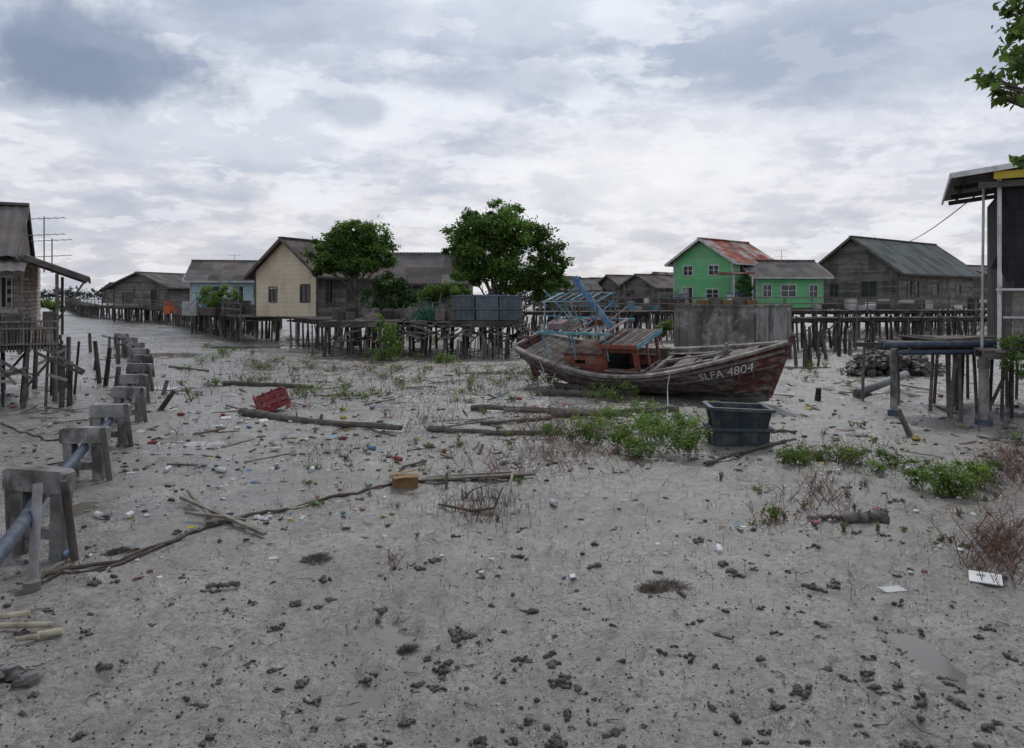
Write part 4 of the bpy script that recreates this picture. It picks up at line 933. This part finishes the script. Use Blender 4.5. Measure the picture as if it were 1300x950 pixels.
mb=MB()
for i in range(420):
    d_=R.uniform(29,32.5);x=PX(min(max(R.gauss(1135,30),1080),1195),d_);hh=.8*math.exp(-((x/d_*1000+650-1130)/48)**4);blob(mb,x,d_,R.uniform(.08,.24),0,R.uniform(.7,2.2),.7,R.uniform(0,hh))
mb.obj('mud_bank_rubble',CLOD)

# ---------- clods ----------
import bmesh
def ico(n):
    bm=bmesh.new();bmesh.ops.create_icosphere(bm,subdivisions=n,radius=1);v=np.array([x.co[:] for x in bm.verts]);f=np.array([[q.index for q in x.verts] for x in bm.faces]);bm.free();return v,f
I2=ico(2);I1=ico(1)
Vs=[];Fs=[];Ts=[];off=0
def clod(x,y,r,fl=.6,I=I1,rough=.22):
    global off
    IV,IF=I;z=H(x,y);ax=NR.uniform(.65,1.35)
    q=IV*(1+NR.normal(size=(len(IV),1))*rough)*np.array([ax,1/ax,fl])*r
    a=NR.uniform(0,6);c,s=math.cos(a),math.sin(a);q=q@np.array([[c,-s,0],[s,c,0],[0,0,1]])
    Vs.append(q+np.array([x,y,z+r*fl*.2]));Fs.append(IF+off);off+=len(IV);Ts.append(np.full(len(IF),NR.uniform(.5,1.5)))
for i in range(420):
    if R.random()<.6: px=R.uniform(-60,1360);py=R.uniform(560,960)
    else: px=R.gauss(900,300);py=R.uniform(620,960)
    x,y=G(px,py);k=R.choice([1,2,3,4,6,8,12]);sc=R.uniform(.6,1.2)*(.65 if R.random()<.4 else 1)
    for j in range(k):
        g1=R.gauss(0,.011)*sc*k**.5;g2=R.gauss(0,.011)*sc*k**.5
        clod(x+g1,y+g2,R.uniform(.012,.032)*sc,.9,I2 if R.random()<.4 else I1,.16)
for i in range(3200):
    px=R.uniform(-50,1350);py=R.uniform(560,960);x,y=G(px,py);clod(x,y,R.uniform(.003,.012),.8)
for i in range(1100):
    px=R.uniform(0,1300);py=R.uniform(430,600);x,y=G(px,py);clod(x,y,R.uniform(.015,.07),.5)
npmesh('mud_clods',np.concatenate(Vs),np.concatenate(Fs),np.concatenate(Ts),CLOD,smooth=False)
mb=MB()
for px,py,w in((845,745,.17),(400,712,.13),(148,700,.12),(825,750,.1),(515,820,.05)):
    x0,y0=G(px,py)
    for i in range(320):
        a=R.uniform(0,6.28);r=w*math.sqrt(R.random())*R.uniform(.8,1.2);x=x0+r*math.cos(a)*1.3;y=y0+r*math.sin(a);z=H(x,y);b=R.uniform(0,6.28)
        mb.tube((x,y,z),(x+.05*math.cos(b)+.02,y+.05*math.sin(b),z+.04*(1-r/w)+.02),.003,.001,3,0,R.uniform(.5,2.0))
mb.obj('root_tufts',ROPE)

# ---------- shoots, sprouts, shrubs ----------
mb=MB()
def shoots(cx,cy,sx,sy,n,h0,h1,m=0,r=.005):
    for i in range(n):
        x,y=G(R.gauss(cx,sx),max(425,R.gauss(cy,sy)));z=H(x,y);h=R.uniform(h0,h1)
        mb.tube((x,y,z-.01),(x+R.gauss(0,.2)*h,y+R.gauss(0,.2)*h,z+h),r,r*.4,3,m,R.uniform(.4,1.4))
shoots(420,575,25,12,60,.06,.18);shoots(620,640,28,14,190,.05,.18);shoots(540,560,90,25,140,.05,.2);shoots(850,700,160,60,160,.03,.10,r=.0035);shoots(560,720,120,50,90,.03,.09,r=.0035)
shoots(650,600,200,40,240,.04,.14);shoots(400,480,160,20,380,.08,.35,r=.01);shoots(1100,600,100,35,180,.05,.2);shoots(600,490,100,12,200,.08,.3,r=.01);shoots(1150,700,80,50,100,.03,.10,r=.0035);shoots(740,450,250,14,220,.1,.4,r=.012)
mb.obj('mangrove_root_shoots',WOODP)
mb=MB()
def twigs(cx,cy,sx,sy,n,h):
    for i in range(n):
        x,y=G(R.gauss(cx,sx),max(430,R.gauss(cy,sy)));z=H(x,y);a=R.uniform(0,6.28);l=R.uniform(.3,1)*h
        p=Vector((x,y,z));q=p+Vector((math.cos(a)*l*.6,math.sin(a)*l*.6,l*.7));e_=q+Vector((math.cos(a+R.uniform(-1,1))*l*.5,math.sin(a)*l*.5,R.uniform(-.1,.4)*l))
        mb.path([p,q,e_],[.006,.004,.0018],3,0,R.uniform(.5,1.5))
        for k in range(3): f=p.lerp(q,R.random());mb.tube(f,f+Vector((R.uniform(-.3,.3)*l,R.uniform(-.3,.3)*l,R.uniform(.1,.5)*l)),.003,.0012,3,0,R.uniform(.5,1.5))
for a in[(720,545,35,12,260,.45),(750,580,40,12,160,.3),(640,590,40,10,90,.35),(340,470,22,6,110,.5),(660,480,30,8,110,.5),(1270,705,22,18,170,.4),(1030,635,22,12,70,.35),(980,660,12,8,30,.25),(1280,600,18,14,140,.45),(500,715,9,4,12,.16),(90,712,10,5,12,.15),(600,650,25,10,30,.3),(540,535,30,8,60,.35),(250,545,30,8,30,.25),(1060,580,40,10,80,.35),(870,545,30,8,80,.4),(400,575,20,8,20,.2),(450,470,60,8,120,.4)]: twigs(*a)
mb.obj('dry_twig_undergrowth',TWIG)
def shrub(name,lst,n,size,m=LEAFB):
    bl=[];cx,cy=G(*lst[0][:2])
    e=empty(name,(cx,cy,0));st=MB()
    for (px,py,w,h) in lst:
        x,y=G(px,py);r=w/1000*y/2;hh=h/1000*y
        bl.append(((x,y,hh*.5),(r,r*.8,hh*.5)))
        for i in range(7): st.tube((x+R.uniform(-.3,.3)*r,y+R.uniform(-.3,.3)*r,-.03),(x+R.uniform(-1,1)*r*.8,y+R.uniform(-1,1)*r*.6,hh*R.uniform(.5,1)),.008,.003,4,0,R.uniform(.6,1.4))
    st.obj('stems',TWIG,e);leaves('leaves',bl,n,size,m,e,clumps=16,shell=.2,csig=.24,upb=.8,asp=.5)
shrub('mangrove_seedling_shrub',[(790,572,70,40),(850,575,74,46),(880,582,50,48),(745,562,60,32),(820,548,64,32),(700,557,44,20),(770,538,54,22),(862,550,44,28),(805,582,66,28),(830,560,60,34)],7800,.068)
shrub('mangrove_seedling_shrub',[(1010,592,50,26),(1035,588,30,18),(995,585,24,16)],1000,.062)
shrub('mangrove_seedling_shrub',[(1085,590,60,26),(1130,595,50,28),(1110,600,40,16),(1060,585,40,18)],1200,.062)
shrub('mangrove_seedling_shrub',[(1200,628,66,44),(1235,618,54,34),(1165,618,44,32),(1255,610,34,24),(1215,632,50,22)],3200,.06)
shrub('mangrove_seedling_shrub',[(982,660,24,22)],200,.05)
shrub('mangrove_seedling_shrub',[(1300,480,30,40),(1290,565,30,20)],500,.08)
shrub('mangrove_seedling_shrub',[(700,490,30,16),(675,487,20,12)],350,.08,LEAFB)
shrub('mangrove_seedling_shrub',[(770,510,46,28),(800,508,30,22),(820,520,40,14)],800,.075)
lst=[(R.uniform(230,700),R.uniform(462,512),R.uniform(8,28),R.uniform(5,13)) for i in range(80)]
shrub('sparse_seedlings',lst,4200,.07)
lst=[(R.uniform(380,720),R.uniform(520,660),R.uniform(6,20),R.uniform(4,10)) for i in range(40)]+[(R.uniform(900,1290),R.uniform(590,700),R.uniform(6,14),R.uniform(5,12)) for i in range(34)]
shrub('sparse_seedlings',lst,1500,.042)
lst=[(R.uniform(250,560),R.uniform(432,462),R.uniform(8,22),R.uniform(4,10)) for i in range(28)]+[(R.uniform(1020,1100),R.uniform(465,500),16,9) for i in range(8)]+[(R.uniform(1000,1120),R.uniform(520,580),12,7) for i in range(8)]
shrub('sparse_seedlings',lst,1600,.09)
for px,py,h in((1080,762,.26),(1180,690,.2),(945,728,.14),(700,700,.1),(670,652,.14),(1010,740,.12),(610,660,.18),(870,660,.11)):
    x,y=G(px,py);z=H(x,y);mb=MB();mb.path([(x,y,z-.02),(x+.01,y,z+h*.5),(x,y+.01,z+h)],[.004,.003,.002],5,1)
    for k in range(int(h*45)):
        zz=z+h*R.uniform(.35,1);a=R.uniform(0,6.28);l=R.uniform(.035,.06);c,s=math.cos(a),math.sin(a)
        mb.add([(x,y,zz),(x+c*l*.5-s*l*.22,y+s*l*.5+c*l*.22,zz+l*.35),(x+c*l,y+s*l,zz+l*.35),(x+c*l*.5+s*l*.22,y+s*l*.5-c*l*.22,zz+l*.35)],[(0,1,2,3)],0,R.uniform(.7,1.3))
    mb.obj('mangrove_seedling',[LEAFB,TWIG])
mb=MB();x,y=G(600,648)
mb.path([(x-.5,y+.3,0),(x-.3,y,.05),(x,y-.15,.03),(x+.3,y-.1,.06),(x+.42,y+.1,.3)],[.016,.02,.025,.02,.01],6);mb.path([(x-.2,y+.5,0),(x,y+.3,.22),(x+.3,y+.4,.28)],[.012,.01,.005],5);mb.obj('driftwood_branch',WOODP)

def treeline(name,pa,pb,h,n,size,depth=10):
    a=Vector(pa);b=Vector(pb);bl=[]
    for i in range(n):
        t=(i+.5)/n;p=a.lerp(b,t);hh=h*R.uniform(.65,1.15);r=(b-a).length/n
        bl.append(((p.x,p.y,hh*.5),(r*.9,depth/2,hh*.5)))
    leaves(name,bl,n*130,size,FARLEAF,clumps=14,shell=.1,csig=.3)
treeline('distant_mangrove_treeline',(-420,520),(-275,560),9,30,2.2)
treeline('distant_mangrove_treeline',(-5,170),(60,180),4.6,24,1.0,6)
treeline('distant_mangrove_treeline',(60,150),(150,140),4.5,24,1.0,6)
x=PX(841,100);mb=MB();mb.path([(x,100,0),(x+.1,100,3),(x,100,5.2)],[.14,.1,.09],7,1)
for i in range(16):
    a=i*.4+R.random()*.3;l=R.uniform(1.0,1.5);P=[Vector((x+math.cos(a)*l*t,100+math.sin(a)*l*t,5.2+.7*math.sin(t*2.6)-.5*t*t)) for t in(0,.35,.7,1)]
    for p,q in zip(P[:-1],P[1:]): mb.beam(p,q,.28,.02,0,R.uniform(.7,1.2))
mb.obj('coconut_palm',[LEAFD,TRUNK])

# ---------- sky ----------
w=bpy.data.worlds.new('World');S.world=w;w.use_nodes=True;nt=w.node_tree;L=nt.links
for n in list(nt.nodes): nt.nodes.remove(n)
out=nn(nt,'ShaderNodeOutputWorld');sky=nn(nt,'ShaderNodeTexSky');sky.sky_type='NISHITA';sky.sun_disc=False
SE,SA=48,12
sky.sun_elevation=math.radians(SE);sky.sun_rotation=math.radians(SA)
b1=nn(nt,'ShaderNodeBackground');b1.inputs[1].default_value=.1;L.new(sky.outputs[0],b1.inputs[0])
tc=nn(nt,'ShaderNodeTexCoord');D=tc.outputs['Generated'];sp=nn(nt,'ShaderNodeSeparateXYZ');L.new(D,sp.inputs[0])
def ma(op,a,b=None,c=None):
    m=nn(nt,'ShaderNodeMath',operation=op)
    for i,q in enumerate((a,b,c)):
        if q is None: continue
        if hasattr(q,'is_linked'): L.new(q,m.inputs[i])
        else: m.inputs[i].default_value=q
    return m.outputs[0]
def vm(op,a,b):
    m=nn(nt,'ShaderNodeVectorMath',operation=op);L.new(a,m.inputs[0])
    if hasattr(b,'is_linked'): L.new(b,m.inputs[1])
    else: m.inputs[1].default_value=b
    return m
def mr(x,a,b,c=0,d=1,sm=True):
    m=nn(nt,'ShaderNodeMapRange');m.interpolation_type='SMOOTHSTEP' if sm else 'LINEAR';L.new(x,m.inputs[0])
    for i,v in enumerate((a,b,c,d)): m.inputs[i+1].default_value=v
    return m.outputs[0]
z=ma('MAXIMUM',sp.outputs[2],0.0);den=ma('ADD',z,.25)
cb=nn(nt,'ShaderNodeCombineXYZ');L.new(ma('DIVIDE',sp.outputs[0],den),cb.inputs[0]);L.new(ma('DIVIDE',sp.outputs[1],den),cb.inputs[1]);L.new(ma('MULTIPLY',z,2.0),cb.inputs[2])
def noi(s,d,r,dist,vec,offs=(0,0,0)):
    v=vm('ADD',vec,offs).outputs[0];n=nn(nt,'ShaderNodeTexNoise');n.inputs['Scale'].default_value=s;n.inputs['Detail'].default_value=d;n.inputs['Roughness'].default_value=r;n.inputs['Distortion'].default_value=dist;L.new(v,n.inputs['Vector']);return n.outputs['Fac']
C=cb.outputs[0]
n1=noi(1.6,10,.56,.15,C,(3.3,1.2,0));n2=noi(4.6,9,.6,.1,C,(7.3,2.2,0));n4=noi(2.6,10,.6,.1,C,(11.3,5.2,3))
edge=noi(4.0,10,.55,.1,D,(1.7,0,.4));edge2=noi(13,8,.62,0,D,(4,2,1))
def mixc(f,a,b):
    x=nn(nt,'ShaderNodeMixRGB')
    for i,q in((0,f),(1,a),(2,b)):
        if hasattr(q,'is_linked'): L.new(q,x.inputs[i])
        else: x.inputs[i].default_value=q if i==0 else (*q,1)
    return x.outputs[0]
grad=nn(nt,'ShaderNodeValToRGB');cr=grad.color_ramp
cr.elements[0].position=0;cr.elements[0].color=(.70,.67,.71,1);cr.elements[1].position=1;cr.elements[1].color=(.50,.57,.70,1)
for p,c in((.05,(.77,.74,.78)),(.14,(.83,.82,.87)),(.24,(.78,.81,.89)),(.36,(.62,.70,.83))):
    q=cr.elements.new(p);q.color=(*c,1)
L.new(z,grad.inputs[0])
dark=mr(n1,.46,.60)
c=mixc(ma('MULTIPLY',dark,mr(z,.02,.3,.35,.85)),grad.outputs[0],(.36,.43,.56))
d2=mr(n4,.50,.60);c=mixc(ma('MULTIPLY',d2,mr(z,.0,.3,.35,.6)),c,(.42,.47,.58))
fine=mr(n2,.48,.60);c=mixc(ma('MULTIPLY',fine,.4),c,(.45,.49,.59))
hi=mr(n4,.41,.47,1,0);c=mixc(ma('MULTIPLY',hi,.6),c,(.90,.92,.97))
hi2=mr(n2,.40,.46,1,0);c=mixc(ma('MULTIPLY',hi2,.4),c,(.95,.95,.99))
en=ma('ADD',ma('MULTIPLY',ma('SUBTRACT',edge,.5),3.0),ma('MULTIPLY',ma('SUBTRACT',edge2,.5),1.6))
def blobm(px,py,sx,sz,lo=.75,hi_=1.15,ns=1.0):
    v=Vector(((px-650)/1000,1,(375-py)/1000)).normalized()
    d=vm('SUBTRACT',D,tuple(v)).outputs[0];d=vm('MULTIPLY',d,(1/sx,1/max(sx,.2),1/sz)).outputs[0]
    ln=nn(nt,'ShaderNodeVectorMath',operation='LENGTH');L.new(d,ln.inputs[0])
    x=ma('ADD',ln.outputs['Value'],ma('MULTIPLY',en,ns));return mr(x,lo,hi_,1,0)
c=mixc(ma('MULTIPLY',blobm(810,225,.20,.09,.1,1.3,.5),.7),c,(.98,.96,.97))
c=mixc(ma('MULTIPLY',blobm(300,150,.22,.06,.2,1.3,.8),.5),c,(.90,.92,.97))
c=mixc(ma('MULTIPLY',blobm(720,20,.30,.05,.3,1.3,.7),.5),c,(.84,.88,.96))
c=mixc(ma('MULTIPLY',blobm(1120,60,.24,.07,.4,1.3,.8),.6),c,(.38,.44,.56))
c=mixc(ma('MULTIPLY',blobm(620,100,.19,.035,.4,1.2,.9),.55),c,(.37,.43,.56))
c=mixc(ma('MULTIPLY',blobm(380,20,.18,.03,.4,1.2,.9),.5),c,(.42,.48,.60))
c=mixc(ma('MULTIPLY',blobm(125,78,.125,.045,.50,1.35,1.0),.85),c,(.24,.30,.42))
c=mixc(ma('MULTIPLY',blobm(60,88,.08,.03,.4,1.2,1.0),.45),c,(.18,.23,.34))
c=mixc(ma('MULTIPLY',blobm(460,140,.07,.03,.5,1.1,.9),.55),c,(.36,.42,.54))
b2=nn(nt,'ShaderNodeBackground');b2.inputs[1].default_value=1.0;L.new(c,b2.inputs[0])
ms=nn(nt,'ShaderNodeMixShader');ms.inputs[0].default_value=.92;L.new(b1.outputs[0],ms.inputs[1]);L.new(b2.outputs[0],ms.inputs[2]);L.new(ms.outputs[0],out.inputs[0])
sl=bpy.data.lights.new('sun','SUN');sl.energy=1.4;sl.angle=math.radians(12);sl.color=(1,.97,.92);so=bpy.data.objects.new('sun',sl);S.collection.objects.link(so)
az=math.radians(SA);el=math.radians(SE);dv=Vector((math.sin(az)*math.cos(el),math.cos(az)*math.cos(el),math.sin(el)))
so.rotation_euler=dv.to_track_quat('Z','Y').to_euler();so.location=(0,0,30)
S.view_settings.view_transform='Standard';S.view_settings.look='None';S.view_settings.exposure=0
cam=bpy.data.cameras.new('camera');co=bpy.data.objects.new('camera',cam);S.collection.objects.link(co);co.location=(0,0,CAMH);co.rotation_euler=(math.radians(90),0,0)
cam.sensor_width=36;cam.lens=36*1000/1300;cam.shift_y=-100/1300;cam.clip_start=.1;cam.clip_end=6000;S.camera=co
